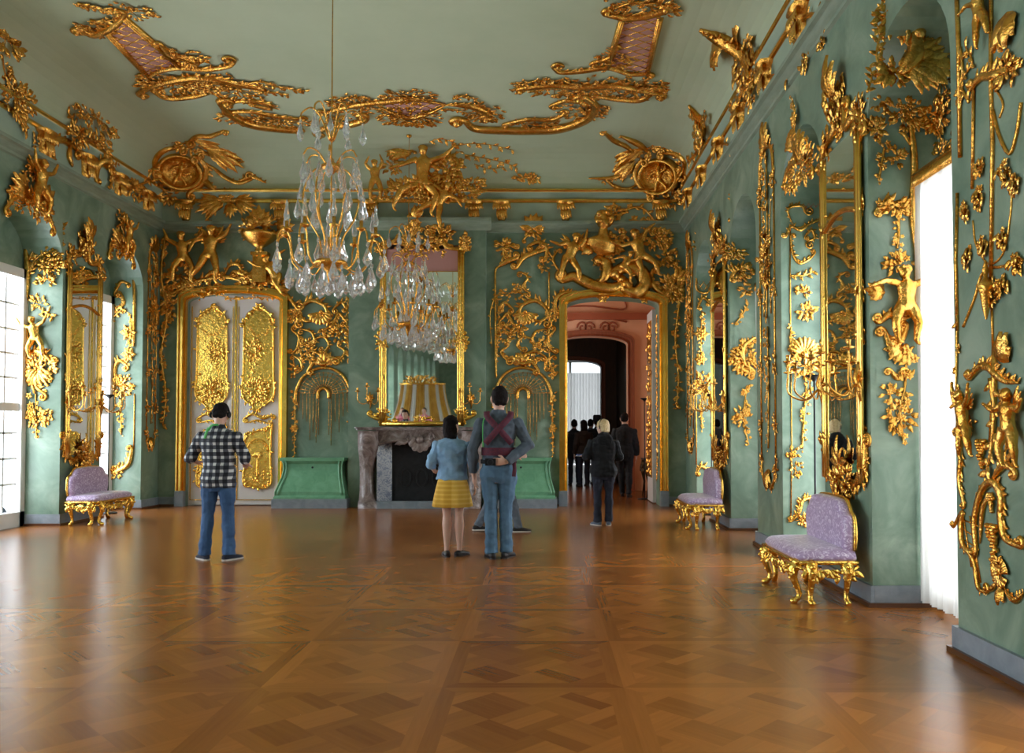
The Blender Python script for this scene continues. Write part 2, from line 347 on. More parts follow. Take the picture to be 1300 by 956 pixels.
# floor: square panels, each with a framing border and a basket weave laid on the diagonal
def clip(poly, lim):
    for ax, sg in ((0, 1), (0, -1), (1, 1), (1, -1)):
        out = []
        for i in range(len(poly)):
            p, q = poly[i - 1], poly[i]; a = p[ax] * sg <= lim; c = q[ax] * sg <= lim
            if a != c: t = (lim * sg - p[ax]) / (q[ax] - p[ax]); out.append((p[0] + (q[0] - p[0]) * t, p[1] + (q[1] - p[1]) * t))
            if c: out.append(q)
        poly = out
        if len(poly) < 3: return []
    return poly
def make_floor():
    vs, fs, cols, uvs = [], [], [], []
    def face(poly, ang, tone):
        o = len(vs); vs.extend((p[0], p[1], 0) for p in poly); fs.append(tuple(range(o, o + len(poly)))); cols.append(tone)
        off = R.random() * 40; uvs.extend((p[0] * cos(ang) + p[1] * sin(ang) + off, -p[0] * sin(ang) + p[1] * cos(ang) + off) for p in poly)
    S, B = 1.02, .085; hs = S / 2
    tile = []
    g = .30; h = hs - B; c45 = cos(pi / 4)
    for i in range(-5, 6):
        for j in range(-5, 6):
            hor = (i + j) % 2 == 0
            for q in range(3):
                x0, x1, y0, y1 = (i * g, i * g + g, j * g + q * g / 3, j * g + (q + 1) * g / 3) if hor else (i * g + q * g / 3, i * g + (q + 1) * g / 3, j * g, j * g + g)
                x0 -= g / 2; x1 -= g / 2; y0 -= g / 2; y1 -= g / 2
                pl = clip([((x - y) * c45, (x + y) * c45) for x, y in ((x0, y0), (x1, y0), (x1, y1), (x0, y1))], h)
                if pl: tile.append((pl, pi / 4 if hor else -pi / 4))
    frame = [([(-hs, -hs), (hs, -hs), (hs - B, -h), (-h, -h)], 0), ([(hs, -hs), (hs, hs), (h, h), (h, -h)], pi / 2), ([(hs, hs), (-hs, hs), (-h, h), (h, h)], 0), ([(-hs, hs), (-hs, -hs), (-h, -h), (-h, h)], pi / 2)]
    ny = int((YB - YF) / S) + 1; nx = int((XR - XL) / S) + 2
    for a in range(nx):
        for c in range(ny):
            cx = XL + .1 + S * a; cy = YB - .3 - S * c; base = R.uniform(.24, .38)
            for pl, an in tile + frame:
                an2 = an
                face([(cx + p[0], cy + p[1]) for p in pl], an2, base + (.06 if an == pi / 4 else -.01 if an == -pi / 4 else .02) + R.uniform(-.09, .11))
    # plain boards in the window bays and the next rooms
    for (a, b, x0, x1) in [(p, q, XR + .5, XR + DEEP + .2) for p, q in RN] + [(p, q, XL - DEEP - .2, XL - .4) for p, q in LN]:
        face([(x0, a), (x1, a), (x1, b), (x0, b)], pi / 2, .2)
    for i in range(14): face([(-1.5 + i * .35, YB + .205), (-1.15 + i * .35, YB + .205), (-1.15 + i * .35, 34), (-1.5 + i * .35, 34)], pi / 2, R.uniform(.08, .2))
    me = bpy.data.meshes.new('floor'); me.from_pydata(vs, [], fs)
    at = me.attributes.new('plank', 'FLOAT', 'FACE'); at.data.foreach_set('value', cols)
    u = me.uv_layers.new(name='UVMap'); u.data.foreach_set('uv', [x for p in uvs for x in p])
    return struct(link('floor', me, 'parquet'))
make_floor()
# windows at the back of each bay: white casements, a rail half way up and glazing bars
def window(n, X, sg, a, b):
    y0, y1, zt = a + .0, b - .0, 3.86 if sg < 0 else 3.52; Xo = X + sg * DEEP
    bx = lambda m_, p, q: m_.box([min(p[i], q[i]) for i in range(3)], [max(p[i], q[i]) for i in range(3)])
    f = MB(); t = .11
    bx(f, (Xo - sg * .10, y0, 0), (Xo + sg * .04, y0 + t, zt)); bx(f, (Xo - sg * .10, y1 - t, 0), (Xo + sg * .04, y1, zt))
    bx(f, (Xo - sg * .10, y0, zt - .14), (Xo + sg * .04, y1, zt)); bx(f, (Xo - sg * .10, y0, 0), (Xo + sg * .04, y1, .22))
    fr = struct(f.build('window_%d' % n, 'white_paint', smooth=False))
    g = MB(); c = (y0 + y1) / 2
    bx(g, (Xo - sg * .05, c - .05, .2), (Xo + sg * .01, c + .05, zt - .1)); bx(g, (Xo - sg * .06, y0 + t, 1.72), (Xo + sg * .01, y1 - t, 1.84))
    for z in (.62, 1.0, 1.38, 2.2, 2.56, 2.92) + ((3.3,) if sg < 0 else ()): bx(g, (Xo - sg * .03, y0 + t, z), (Xo, y1 - t, z + .03))
    for y in (c - .33, c + .33): bx(g, (Xo - sg * .03, y - .015, .2), (Xo, y + .015, zt - .1))
    g.build('glazing_bars', 'white_paint', fr, smooth=False)
    p = MB(); p.box((Xo - .004, y0 + t, .2), (Xo + .004, y1 - t, zt - .1)); p.build('pane', 'glass', fr, smooth=False)
    # green tympanum over the window
    ty = MB(); ar = arch(a, b, ZS, RISE); ty.prism([(a, zt)] + ar + [(b, zt)], Xo - .03, Xo + .03, 'yz')
    struct(ty.build('wall_tympanum_%d' % n, 'wall', smooth=False))
n_ = 1
for a, b in RN: window(n_, XR, 1, a, b); n_ += 1
for a, b in LN: window(n_, XL, -1, a, b); n_ += 1
# ------------------------------------------------------------------ rooms beyond the right door
def enfilade():
    mb = MB()
    # room one: salmon walls
    Y1, Y2, Y3 = 19.6, 24.4, 34.0; x0, x1, h = -1.4, 2.75, 4.7
    mb.grid([[(x0, YB + .5, 0), (x0, Y1, 0)], [(x0, YB + .5, h), (x0, Y1, h)]]); mb.grid([[(x1, YB + .5, 0), (x1, Y1, 0)], [(x1, YB + .5, h), (x1, Y1, h)]])
    mb.grid([[(x0, YB + .5, h), (x1, YB + .5, h)], [(x0, Y1, h), (x1, Y1, h)]])
    struct(mb.build('wall_salmon_room_sides', 'salmon', smooth=False))
    f1 = lambda s, d, z: (s, Y1 + d, z)
    wall('wall_salmon_room_back', f1, x0, x1, h, [(.3, 2.0, 3.46, .2, .35)], 'salmon')
    f2 = lambda s, d, z: (s, Y2 + d, z)
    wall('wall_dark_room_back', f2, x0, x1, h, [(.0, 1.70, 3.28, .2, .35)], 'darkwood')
    mb = MB()
    for x in (x0, 2.15): mb.grid([[(x, Y1 + .35, 0), (x, Y2, 0)], [(x, Y1 + .35, h), (x, Y2, h)]])
    mb.grid([[(x0, Y1 + .35, h), (x1, Y1 + .35, h)], [(x0, Y2, h), (x1, Y2, h)]])
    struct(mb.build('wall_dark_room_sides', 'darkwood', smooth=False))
    mb = MB()
    for x in (x0, 3.2): mb.grid([[(x, Y2 + .35, 0), (x, Y3, 0)], [(x, Y2 + .35, h), (x, Y3, h)]])
    mb.grid([[(x0, Y2 + .35, h), (3.2, Y2 + .35, h)], [(x0, Y3, h), (3.2, Y3, h)]])
    mb.grid([[(x0, Y3, 0), (-.3, Y3, 0)], [(x0, Y3, h), (-.3, Y3, h)]]); mb.grid([[(2.5, Y3, 0), (3.2, Y3, 0)], [(2.5, Y3, h), (3.2, Y3, h)]]); mb.grid([[(-.3, Y3, 4.3), (2.5, Y3, 4.3)], [(-.3, Y3, h), (2.5, Y3, h)]])
    struct(mb.build('wall_far_room', 'cornice', smooth=False))
    # moulded frames
    def doorframe(name, a, b, zs, rise, Y, wdt, m, d=.08):
        q = MB(); ar = arch(a, b, zs, rise); ao = arch(a - wdt, b + wdt, zs + wdt * .7, rise + wdt * .3)
        inn = [(a, 0)] + ar + [(b, 0)]; out = [(a - wdt, 0)] + ao + [(b + wdt, 0)]
        for e0, e1, d0, d1 in ((0, .35, d, d * .55), (.35, .75, d * .8, d * .8), (.75, 1, d * 1.2, d * 1.2)):
            P = lambda e, dd: [(i[0] + (o[0] - i[0]) * e, Y - dd, i[1] + (o[1] - i[1]) * e) for i, o in zip(inn, out)]
            q.grid([P(e0, -.01), P(e0, d0), P(e1, d1), P(e1, -.01)])
        return struct(q.build(name, m, smooth=False))
    doorframe('trim_salmon_arch', .3, 2.0, 3.46, .2, Y1, .15, 'redwood')
    doorframe('trim_dark_arch', .0, 1.70, 3.28, .2, Y2, .12, 'redwood')
    # rust outlines and scrolls painted in relief over the salmon arch
    q = MB()
    for pts in ([(.3, 3.96), (1.15, 4.12), (1.98, 4.0)], [(-.2, 4.3), (1.0, 4.38), (1.9, 4.3), (1.92, 4.55)]):
        q.tube([(x, Y1 - .01, z) for x, z in [(p.x, p.y) for p in smoothpath(pts)]], .02, 5)
    for cx in (1.0, 1.55):
        for sg in (-1, 1):
            q.tube([(cx + sg * (.08 + .13 * (1 - t / 20) * cos(t * .5)), Y1 - .012, 3.86 + .15 * sin(t * .5) * (1 - t / 22)) for t in range(18)], .024, 5)
    struct(q.build('trim_salmon_scrolls', 'red_band'))
    mb = MB()
    for z0, z1 in ((4.05, 4.2),): mb.box((x0, Y1 - .12, z0), (x1, Y1 + .01, z1))
    struct(mb.build('trim_salmon_band', 'red_band', smooth=False))
    # far window with hanging pale curtains
    w = MB(); w.box((-.3, Y3, 0), (-.2, Y3 + .1, 4.3)); w.box((2.4, Y3, 0), (2.5, Y3 + .1, 4.3)); w.box((1.05, Y3, 0), (1.15, Y3 + .1, 4.3)); w.box((-.3, Y3, 4.2), (2.5, Y3 + .1, 4.3))
    w = struct(w.build('window_90', 'white_paint', smooth=False)); p = MB(); p.box((-.25, Y3 + .05, .05), (2.45, Y3 + .06, 4.25)); p.build('pane', 'glass', w, smooth=False)
    c = MB(); c.grid([[(-.2 + 2.6 * i / 120, Y3 - .25 + .05 * sin(i * 1.1) + .02 * sin(i * .37), z) for i in range(121)] for z in (.05, 1.5, 3.0, 3.75)])
    tag(c.build('curtain', 'sheer'), 'pale grey curtain hanging at the far end of the rooms beyond the open door', 'curtain')
    # gilded leg table by the wall in room one
enfilade()
# ------------------------------------------------------------------ people
def loft(mb, pts, n=12, ref=(1, 0, 0)):
    """closed tapering volume: pts = (x, y, z, a, b); a lies along ref, b across"""
    P = [V3(p[:3]) for p in pts]; k = len(P); rows = []; rf = V3(ref)
    for i in range(k):
        t = (P[min(i + 1, k - 1)] - P[max(i - 1, 0)]).normalized()
        s = rf - t * rf.dot(t)
        if s.length < .15: s = V3((0, 0, 1)) - t * t.z
        s.normalize(); u = t.cross(s)
        rows.append([P[i] + s * (cos(2 * pi * j / n) * pts[i][3]) + u * (sin(2 * pi * j / n) * pts[i][4]) for j in range(n)])
    o = len(mb.v); mb.grid(rows, cu=True); mb.f.append(tuple(range(o, o + n))[::-1]); mb.f.append(tuple(range(o + (k - 1) * n, o + k * n)))
def ell(mb, c, r, n=12, k=8, tilt=None):
    mb.ball(c, 1, n, k, r)
def lerp(a, b, t): return V3(a) * (1 - t) + V3(b) * t
def limb(mb, p, q, r, n=10, grow=0):
    """r = list of (t, radius) along the bone"""
    loft(mb, [(*lerp(p, q, t), x + grow, x + grow) for t, x in r], n)
def hand(mb, wr, d, nrm, s, side, curl=.5):
    """palm and five separate bent fingers; d along the fingers, nrm out of the back of the hand"""
    d = V3(d).normalized(); nrm = V3(nrm); nrm = (nrm - d * nrm.dot(d)).normalized(); ac = d.cross(nrm) * side   # towards the thumb
    w = V3(wr)
    loft(mb, [(*(w - d * .01 * s), .022 * s, .016 * s), (*(w + d * .03 * s), .034 * s, .015 * s), (*(w + d * .075 * s), .041 * s, .014 * s), (*(w + d * .092 * s), .036 * s, .011 * s)], 10, ref=ac)
    for i, (o, L) in enumerate(((.030, .072), (.010, .082), (-.011, .076), (-.030, .058))):
        p = w + d * .085 * s + ac * o * s; a = curl * .45; pts = [p]; dd = d
        for j, f in enumerate((.45, .32, .26)):
            dd = (d * cos(a) - nrm * sin(a)); p = p + dd * L * f * s; pts.append(p); a += curl * .65
        mb.tube(pts, [.0095 * s, .009 * s, .0083 * s, .0065 * s], 7)
    p = w + d * .03 * s + ac * .03 * s; t1 = (d * .65 + ac * .75 - nrm * .15).normalized(); t2 = (d * .95 + ac * .2 - nrm * .3 * (curl + .3)).normalized()
    mb.tube([p - t1 * .015 * s, p + t1 * .035 * s, p + t1 * .035 * s + t2 * .032 * s], [.013 * s, .0115 * s, .008 * s], 7)
def person(label, loc, rz, H, pose, wear, group=None, vox=.007, name='person', female=False):
    """faces +Y in its own axes; pose in fractions of the height"""
    root = thing(name, label, 'person', loc, rz, group)
    S = lambda p: V3(p) * H
    f = dict(hipL=(-.052, 0, .50), hipR=(.052, 0, .50), kneeL=(-.055, .012, .285), kneeR=(.055, .012, .285), ankL=(-.058, 0, .045), ankR=(.058, 0, .045),
             shL=(-.100, 0, .792), shR=(.100, 0, .792), elL=(-.135, -.01, .635), elR=(.135, -.01, .635), wrL=(-.14, .04, .49), wrR=(.14, .04, .49),
             hdL=(0, .1, -1), hdR=(0, .1, -1), hnL=(-1, 0, 0), hnR=(1, 0, 0), toeL=(-.15, 1), toeR=(.15, 1), yaw=0, nod=0, curl=.5, lean=0, sw=1.0)
    f.update(pose); J = {k2: S(v) for k2, v in f.items() if k2[:2] in ('hi', 'kn', 'an', 'sh', 'el', 'wr')}
    sw = f['sw']; hipw = 1.08 if female else 1.0
    tor = [(.44, .06, .05), (.475, .088 * hipw, .068), (.52, .098 * hipw, .072), (.565, .088 * hipw, .062), (.62, .078 * sw, .054), (.68, .088 * sw, .06), (.74, .102 * sw, .065), (.78, .108 * sw, .062), (.806, .092 * sw, .05), (.828, .056, .042), (.85, .034, .034)]
    torso = lambda g, z0=0, z1=2, sc=1: [(0, f['lean'] * (z - .5) * H, z * H, a * H * sc + g, b * H * sc + g) for z, a, b in tor if z0 <= z <= z1]
    arm = [(0, .032), (.12, .033), (.4, .028), (.8, .023), (1, .024)]; fore = [(0, .024), (.2, .0255), (.6, .019), (.92, .0145), (1.04, .014)]
    thigh = [(-.08, .05), (.1, .056), (.4, .047), (.8, .034), (1, .032)]; calf = [(0, .034), (.25, .038), (.5, .032), (.85, .021), (1.05, .02)]
    sc_ = lambda prof, g=1: [(t, r * H * g) for t, r in prof]
    hy = f['lean'] * .34 * H
    # ---- body: head, neck, trunk, arms with hands, legs in one skin
    b = MB(); loft(b, torso(-.008), 14)
    loft(b, [(0, hy, .82 * H, .036 * H, .038 * H), (0, hy + .004 * H, .86 * H, .031 * H, .033 * H), (0, hy + .008 * H, .90 * H, .031 * H, .033 * H)])
    hm = MB()
    loft(hm, [(0, .012, -.012, .012, .02), (0, .012, .0, .026, .034), (0, .008, .022, .038, .047), (0, .002, .05, .0435, .055), (0, 0, .08, .0445, .0575), (0, -.002, .103, .038, .05), (0, -.002, .12, .022, .03), (0, -.002, .127, .006, .008)], 14)
    loft(hm, [(0, .050, .068, .004, .004), (0, .062, .045, .008, .009), (0, .06, .036, .009, .007), (0, .05, .034, .006, .005)], 8)          # nose
    loft(hm, [(-.014, .048, .019, .004, .004), (0, .054, .019, .006, .0055), (.014, .048, .019, .004, .004)], 6, ref=(0, 1, 0))             # lips
    loft(hm, [(-.03, .046, .072, .005, .006), (0, .055, .072, .006, .006), (.03, .046, .072, .005, .006)], 6, ref=(0, 1, 0))                 # brow
    for s2 in (-1, 1): loft(hm, [(s2 * .044, -.004, .033, .004, .006), (s2 * .049, -.008, .05, .005, .012), (s2 * .05, -.010, .066, .004, .014), (s2 * .046, -.008, .075, .003, .006)], 8)
    Mh = Matrix.Translation(V3((0, hy + .008 * H, .872 * H))) @ Matrix.Rotation(f['yaw'], 4, 'Z') @ Matrix.Rotation(f['nod'], 4, 'X')
    hd = lambda p: Mh @ (V3(p) * H)
    hm.v = [tuple(hd(p)) for p in hm.v]; b.add(hm.v, hm.f)
    for s2, sd in (('L', -1), ('R', 1)):
        limb(b, J['sh' + s2], J['el' + s2], sc_(arm, .9)); limb(b, J['el' + s2], J['wr' + s2], sc_(fore))
        hand(b, J['wr' + s2], f['hd' + s2], f['hn' + s2], H / 1.75 * 1.0, sd, f['curl'])
        limb(b, J['hip' + s2], J['knee' + s2], sc_(thigh, .92)); limb(b, J['knee' + s2], J['ank' + s2], sc_(calf, .92))
    link('body', remesh(b, vox, 2), 'skin', root)
    for s2 in (-1, 1):
        e = MB(); c = hd((s2 * .018, .050, .058)); e.ball(c, .0075 * H, 8, 6); e.build('eye', 'black_cloth' if wear.get('dark') else 'white_paint', root)
    # ---- clothes
    w = wear
    if 'trousers' in w:
        t = MB(); loft(t, torso(.010, .44, .60), 14)
        for s2 in 'LR':
            k2, a2 = J['knee' + s2], J['ank' + s2]; t.ball(k2, .038 * H, 10, 7); fl = w.get('flare', .03) * H
            limb(t, J['hip' + s2], k2, sc_([(-.1, .054), (.1, .06), (.4, .052), (.8, .041), (1, .039)]))
            loft(t, [(*lerp(k2, a2, u), r, r) for u, r in ((0, .039 * H), (.3, .040 * H), (.6, .036 * H), (.85, fl * 1.1), (1.05, fl * 1.15))])
        me = ruffle(remesh(t, vox, 2), .012, (9, 9, 13)); link('trousers', me, w['trousers'], root)
    if 'skirt' in w:
        t = MB(); n = 40; rows = []
        for z, a, bb in ((.60, .085, .062), (.56, .098, .075), (.50, .115, .09), (.43, .13, .10), (.355, .142, .11), (.352, .136, .105), (.43, .12, .095)):
            rows.append([(cos(2 * pi * j / n) * H * a * (1 + .05 * sin(9 * 2 * pi * j / n) * (.6 - z) * 4), sin(2 * pi * j / n) * H * bb * (1 + .05 * sin(9 * 2 * pi * j / n) * (.6 - z) * 4), z * H) for j in range(n)])
        t.grid(rows, cu=True); t.build('skirt', w['skirt'], root)
    if 'top' in w:
        t = MB(); z0 = w.get('hem', .53); g = w.get('loose', .014)
        base = torso(g); lo = [(p[0], p[1], p[2], p[3] + w.get('hemout', 0), p[4] + w.get('hemout', 0)) for p in base if p[2] >= z0 * H and p[2] < .84 * H]
        lo.insert(0, (0, f['lean'] * (z0 - .5) * H, (z0 - .012) * H, lo[0][3] * .99, lo[0][4] * .99)); lo.append((0, hy, .845 * H, .045 * H, .043 * H)); lo.append((0, hy + .003 * H, .862 * H, .040 * H, .040 * H)); loft(t, lo, 16)
        sl = w.get('sleeve', 1.0)
        for s2 in 'LR':
            limb(t, J['sh' + s2], J['el' + s2], [(u, r * H * 1.04 + g * .9) for u, r in [(-.1, .026)] + arm[0:]] if sl > .9 else [(u * 1, r * H + g) for u, r in [(-.1, .026)] + arm])
            t.ball(J['el' + s2], .0265 * H + g, 10, 7)
            if sl > 1: limb(t, J['el' + s2], J['wr' + s2], [(u * (sl - 1) , r * H + g * .9) for u, r in ((0, .026), (.25, .026), (.6, .022), (1, .0185))])
        me = ruffle(remesh(t, vox, 2), w.get('fold', .014), (8, 8, 11)); link(w.get('topname', 'shirt'), me, w['top'], root)
    if w.get('hood'):
        t = MB(); loft(t, [(0, -.062 * H, .74 * H, .03 * H, .012 * H), (0, -.07 * H, .78 * H, .07 * H, .028 * H), (0, -.055 * H, .83 * H, .082 * H, .04 * H), (0, -.02 * H, .862 * H, .06 * H, .045 * H)], 14); link('hood', ruffle(remesh(t, vox, 3), .01, (14, 14, 14)), w['top'], root)
    for s2, sd in (('L', -1), ('R', 1)):
        a = J['ank' + s2]; d = V3((*f['toe' + s2], 0)).normalized(); L = .152 * H; t = MB(); hh = H
        pt = lambda u, z: V3((a.x, a.y, a.z - .045 * H)) + d * (u * L) + V3((0, 0, z * H))
        acr = d.cross(V3((0, 0, 1)))
        loft(t, [(*pt(-.32, .018), .012 * hh, .014 * hh), (*pt(-.24, .02), .02 * hh, .02 * hh), (*pt(0, .024), .0225 * hh, .024 * hh), (*pt(.25, .019), .025 * hh, .018 * hh), (*pt(.5, .014), .027 * hh, .0135 * hh), (*pt(.66, .012), .018 * hh, .011 * hh), (*pt(.71, .011), .006 * hh, .006 * hh)], 12, ref=acr)
        if not w.get('lowshoe'): loft(t, [(*pt(.0, .02), .021 * hh, .024 * hh), (*pt(-.04, .05), .021 * hh, .023 * hh)], 12, ref=acr)
        sh = link('shoe', remesh(t, .006, 2), w.get('shoes', 'shoe_dark'), root)
        q = MB(); q.prism([((pt(u, 0) + acr * sgn * wd * H).x, (pt(u, 0) + acr * sgn * wd * H).y) for sgn, seq in ((1, ((-.33, .008), (-.25, .021), (0, .024), (.3, .026), (.52, .028), (.68, .018))), (-1, ((.68, .018), (.52, .028), (.3, .026), (0, .024), (-.25, .021), (-.33, .008)))) for u, wd in seq], a.z - .045 * H, a.z - .045 * H + .009 * H, 'xy')
        q.build('sole', w.get('sole', 'shoe_dark'), sh, smooth=False)
    # ---- hair
    hs = w.get('hair', 'short'); hair = MB()
    if hs != 'none':
        cap = [(0, -.048, .030, .034, .016), (0, -.030, .045, .044, .034), (0, -.022, .068, .0475, .046), (0, -.008, .092, .048, .058), (0, -.006, .114, .038, .048), (0, -.004, .131, .02, .026), (0, -.004, .137, .006, .008)]
        if hs == 'bob': cap = [(0, -.026, -.040, .046, .022), (0, -.030, -.01, .054, .036), (0, -.026, .03, .055, .046), (0, -.020, .068, .053, .052), (0, -.007, .095, .051, .062), (0, -.005, .12, .04, .05), (0, -.004, .138, .012, .014)]
        if hs == 'fluffy': cap = [(0, -.050, .012, .036, .018), (0, -.036, .032, .05, .036), (0, -.026, .062, .055, .05), (0, -.008, .095, .056, .066), (0, -.006, .122, .044, .056), (0, -.004, .142, .02, .024)]
        loft(hair, cap, 16); hair.v = [tuple(hd(p)) for p in hair.v]
        link('hair', ruffle(remesh(hair, .006, 1), .006, (30, 30, 18)), w.get('haircol', 'hair_dark'), root)
    root['H'] = H; root['hm'] = [x for r in Mh for x in r]
    return root, hd, J
def strap(root, name, pts, wd, th, m, nrmy=-1):
    mb = MB(); P = smoothpath(pts, 6); rows = []
    for i, p in enumerate(P):
        t = (P[min(i + 1, len(P) - 1)] - P[max(i - 1, 0)]).normalized(); n = V3((0, nrmy, 0)) if abs(t.y) < .8 else V3((0, 0, 1)); s = t.cross(n).normalized(); n2 = s.cross(t)
        rows.append([p + s * wd + n2 * th, p + s * wd - n2 * th, p - s * wd - n2 * th, p - s * wd + n2 * th])
    mb.grid(rows, cu=True); o = len(mb.v); mb.f += [(0, 1, 2, 3), (o - 4, o - 3, o - 2, o - 1)]
    return mb.build(name, m, root)
def people():
    # man in the plaid shirt, looking down at something held in front of him
    p = onfloor(276, 711); H = 1.74
    r, hd, J = person('man in black and white plaid shirt and blue jeans standing with bent arms', p, radians(-4), H,
        dict(elL=(-.185, -.005, .65), elR=(.168, .01, .65), wrL=(-.20, .125, .615), wrR=(.135, .135, .60), hdL=(.5, .8, .1), hdR=(-.5, .8, .1), hnL=(-.4, .2, 1), hnR=(.4, .2, 1), nod=-.35, yaw=.15, ankL=(-.085, 0, .045), ankR=(.075, 0, .045), kneeL=(-.072, .012, .285), kneeR=(.062, .012, .285), toeL=(-.9, .8), toeR=(.45, 1), curl=1.0, hipL=(-.054, 0, .5)),
        dict(trousers='jeans', top='plaid', sleeve=1.12, hem=.475, loose=.024, hemout=.008, flare=.037, sole='sole', shoes='navy_cloth'), vox=.0065)
    q = MB(); q.tube([hd((sin(a) * .052, -.004, .062 + .075 * cos(a))) for a in [radians(-95 + 190 * i / 16) for i in range(17)]], .0065 * H, 6); hp = q.build('headphones', 'black_cloth', r)
    for s2 in (-1, 1):
        q = MB(); q.lathe([(.001, -.014), (.03, -.013), (.036, -.004), (.036, .008), (.024, .014), (.001, .014)], 14, hd((s2 * .055, -.006, .056)), 'x'); q.build('ear_pad', 'black_cloth', hp)
    strap(r, 'lanyard', [V3((-.05, -.045, .80)) * H, V3((-.042, -.05, .83)) * H, V3((-.02, -.055, .858)) * H, V3((.02, -.05, .862)) * H], .012, .003, 'green_cord')
    strap(r, 'lanyard', [V3((-.052, -.083, .775)) * H, V3((-.046, -.078, .81)) * H, V3((-.036, -.062, .845)) * H], .014, .003, 'green_cord')
    c = MB(); c.box((-.06, .16 * H, .60 * H), (.06, .178 * H, .645 * H)); c.build('held_phone', 'black_cloth', r, smooth=False)
    # woman in the yellow skirt
    p = onfloor(574, 706); H = 1.60
    r, hd, J = person('woman in light denim shirt and yellow skirt with dark bobbed hair', p, radians(3), H,
        dict(elL=(-.150, -.015, .66), elR=(.150, -.02, .65), wrL=(-.135, .10, .60), wrR=(.16, .02, .52), hdL=(.7, .7, 0), hdR=(.1, .1, -1), hnL=(-.5, 0, 1), yaw=-.55, nod=.18, ankL=(-.038, 0, .045), ankR=(.052, 0, .045), kneeL=(-.038, .01, .28), kneeR=(.048, .012, .28), toeL=(-.2, 1), toeR=(.75, 1)),
        dict(skirt='skirt', top='denim_shirt', sleeve=1.35, hem=.56, loose=.022, hair='bob', lowshoe=1, shoes='shoe_dark', fold=.02, hemout=.012), vox=.0065, female=True)
    # tall man with the baby carrier
    p = onfloor(633, 709); H = 1.93
    r, hd, J = person('tall man in blue grey shirt with crossed maroon baby carrier straps', p, radians(2), H,
        dict(elL=(-.150, -.02, .635), elR=(.175, -.03, .66), wrL=(-.150, .03, .49), wrR=(.045, -.088, .565), hdL=(.05, .05, -1), hdR=(-1, -.15, .02), hnL=(-1, -.1, 0), hnR=(-.1, -1, .1), yaw=.25, nod=.12, curl=.75, ankL=(-.042, 0, .045), ankR=(.045, .02, .045), kneeL=(-.046, .01, .285), kneeR=(.04, .016, .285), toeL=(-.25, 1), toeR=(.4, 1), sw=.98),
        dict(trousers='jeans_teal', top='grey_shirt', sleeve=1.96, hem=.55, loose=.016, flare=.034, shoes='shoe_dark'), vox=.0065)
    bk = lambda x, z, d=0: V3((x * H, -(.079 + d) * H, z * H))
    strap(r, 'carrier_strap', [V3((-.07, -.03, .853)) * H, bk(-.065, .825, -.02), bk(-.03, .785, .004), bk(.0, .755, .006), bk(.04, .71, .002), bk(.075, .67, -.012)], .034, .007, 'maroon')
    strap(r, 'carrier_strap', [V3((.07, -.03, .853)) * H, bk(.065, .825, -.02), bk(.03, .785, .006), bk(.0, .755, .009), bk(-.04, .71, .004), bk(-.075, .67, -.012)], .034, .007, 'maroon')
    q = MB(); n = 32
    q.grid([[(cos(2 * pi * j / n) * (.101 * H), sin(2 * pi * j / n) * .079 * H, z * H) for j in range(n)] for z in (.60, .645)], cu=True)
    q.grid([[(cos(2 * pi * j / n) * (.096 * H), sin(2 * pi * j / n) * .075 * H, z * H) for j in range(n)] for z in (.60, .645)], cu=True); q.build('carrier_belt', 'maroon', r)
    q = MB(); q.grid([[(cos(2 * pi * j / n) * (.106 * H), sin(2 * pi * j / n) * .084 * H, z * H) for j in range(n)] for z in (.552, .575)], cu=True); q.build('waist_belt', 'black_cloth', r)
    strap(r, 'strap_tail', [V3((.085, -.06, .575)) * H, V3((.092, -.075, .53)) * H, V3((.088, -.07, .48)) * H], .022, .005, 'maroon')
    strap(r, 'lanyard', [V3((-.055, -.035, .85)) * H, V3((-.088, -.055, .80)) * H, V3((-.092, -.06, .72)) * H, V3((-.088, -.07, .65)) * H], .006, .004, 'green_cord')
    c = MB(); c.box((-.075 * H, -.128 * H, .545 * H), (-.015 * H, -.100 * H, .585 * H)); c.lathe([(.001, -.03), (.03, -.03), (.034, .0), (.034, .03)], 14, (-.045 * H, -.140 * H, .565 * H), 'y'); c.build('held_camera', 'black_cloth', r, smooth=False)
    # visitor mostly hidden behind him, walking to the right
    p = onfloor(634, 675); H = 1.72
    r, hd, J = person('walking visitor in grey trousers and trainers hidden behind the tall man', p, radians(-80), H,
        dict(ankL=(-.04, -.17, .055), ankR=(.05, .15, .045), kneeL=(-.05, -.05, .29), kneeR=(.05, .09, .29), toeL=(0, 1), toeR=(0, 1), elR=(.17, -.0, .66), wrR=(.155, .12, .63), hdR=(0, 1, 0), yaw=.3),
        dict(trousers='grey_trouser', top='grey_shirt', sleeve=1.9, hem=.52, shoes='shoe_dark', sole='sole'), vox=.008)
    # blond woman at the door
    p = onfloor(766, 667); H = 1.58
    r, hd, J = person('blond visitor in black hooded jacket facing the open door with a leaflet', p, radians(4), H,
        dict(elL=(-.155, .0, .66), elR=(.152, .02, .655), wrL=(-.16, .12, .66), wrR=(.10, .13, .63), hdL=(-.1, 1, .1), hdR=(-.6, .8, 0), hnL=(0, -.2, 1), hnR=(0, 0, 1), yaw=.75, nod=-.1, ankL=(-.055, 0, .045), ankR=(.052, 0, .045), toeL=(-.5, 1), toeR=(.12, 1)),
        dict(trousers='navy_cloth', top='black_cloth', topname='hooded_jacket', sleeve=1.95, hem=.475, loose=.034, hemout=.012, hood=1, hair='fluffy', haircol='hair_blond', shoes='shoe_blue', sole='sole', flare=.036), vox=.007, female=True)
    q = MB(); q.tube([hd((sin(a) * .058, -.010, .056 + .09 * cos(a))) for a in [radians(-95 + 190 * i / 16) for i in range(17)]], .005 * H, 6); q.build('headphones', 'black_cloth', r)
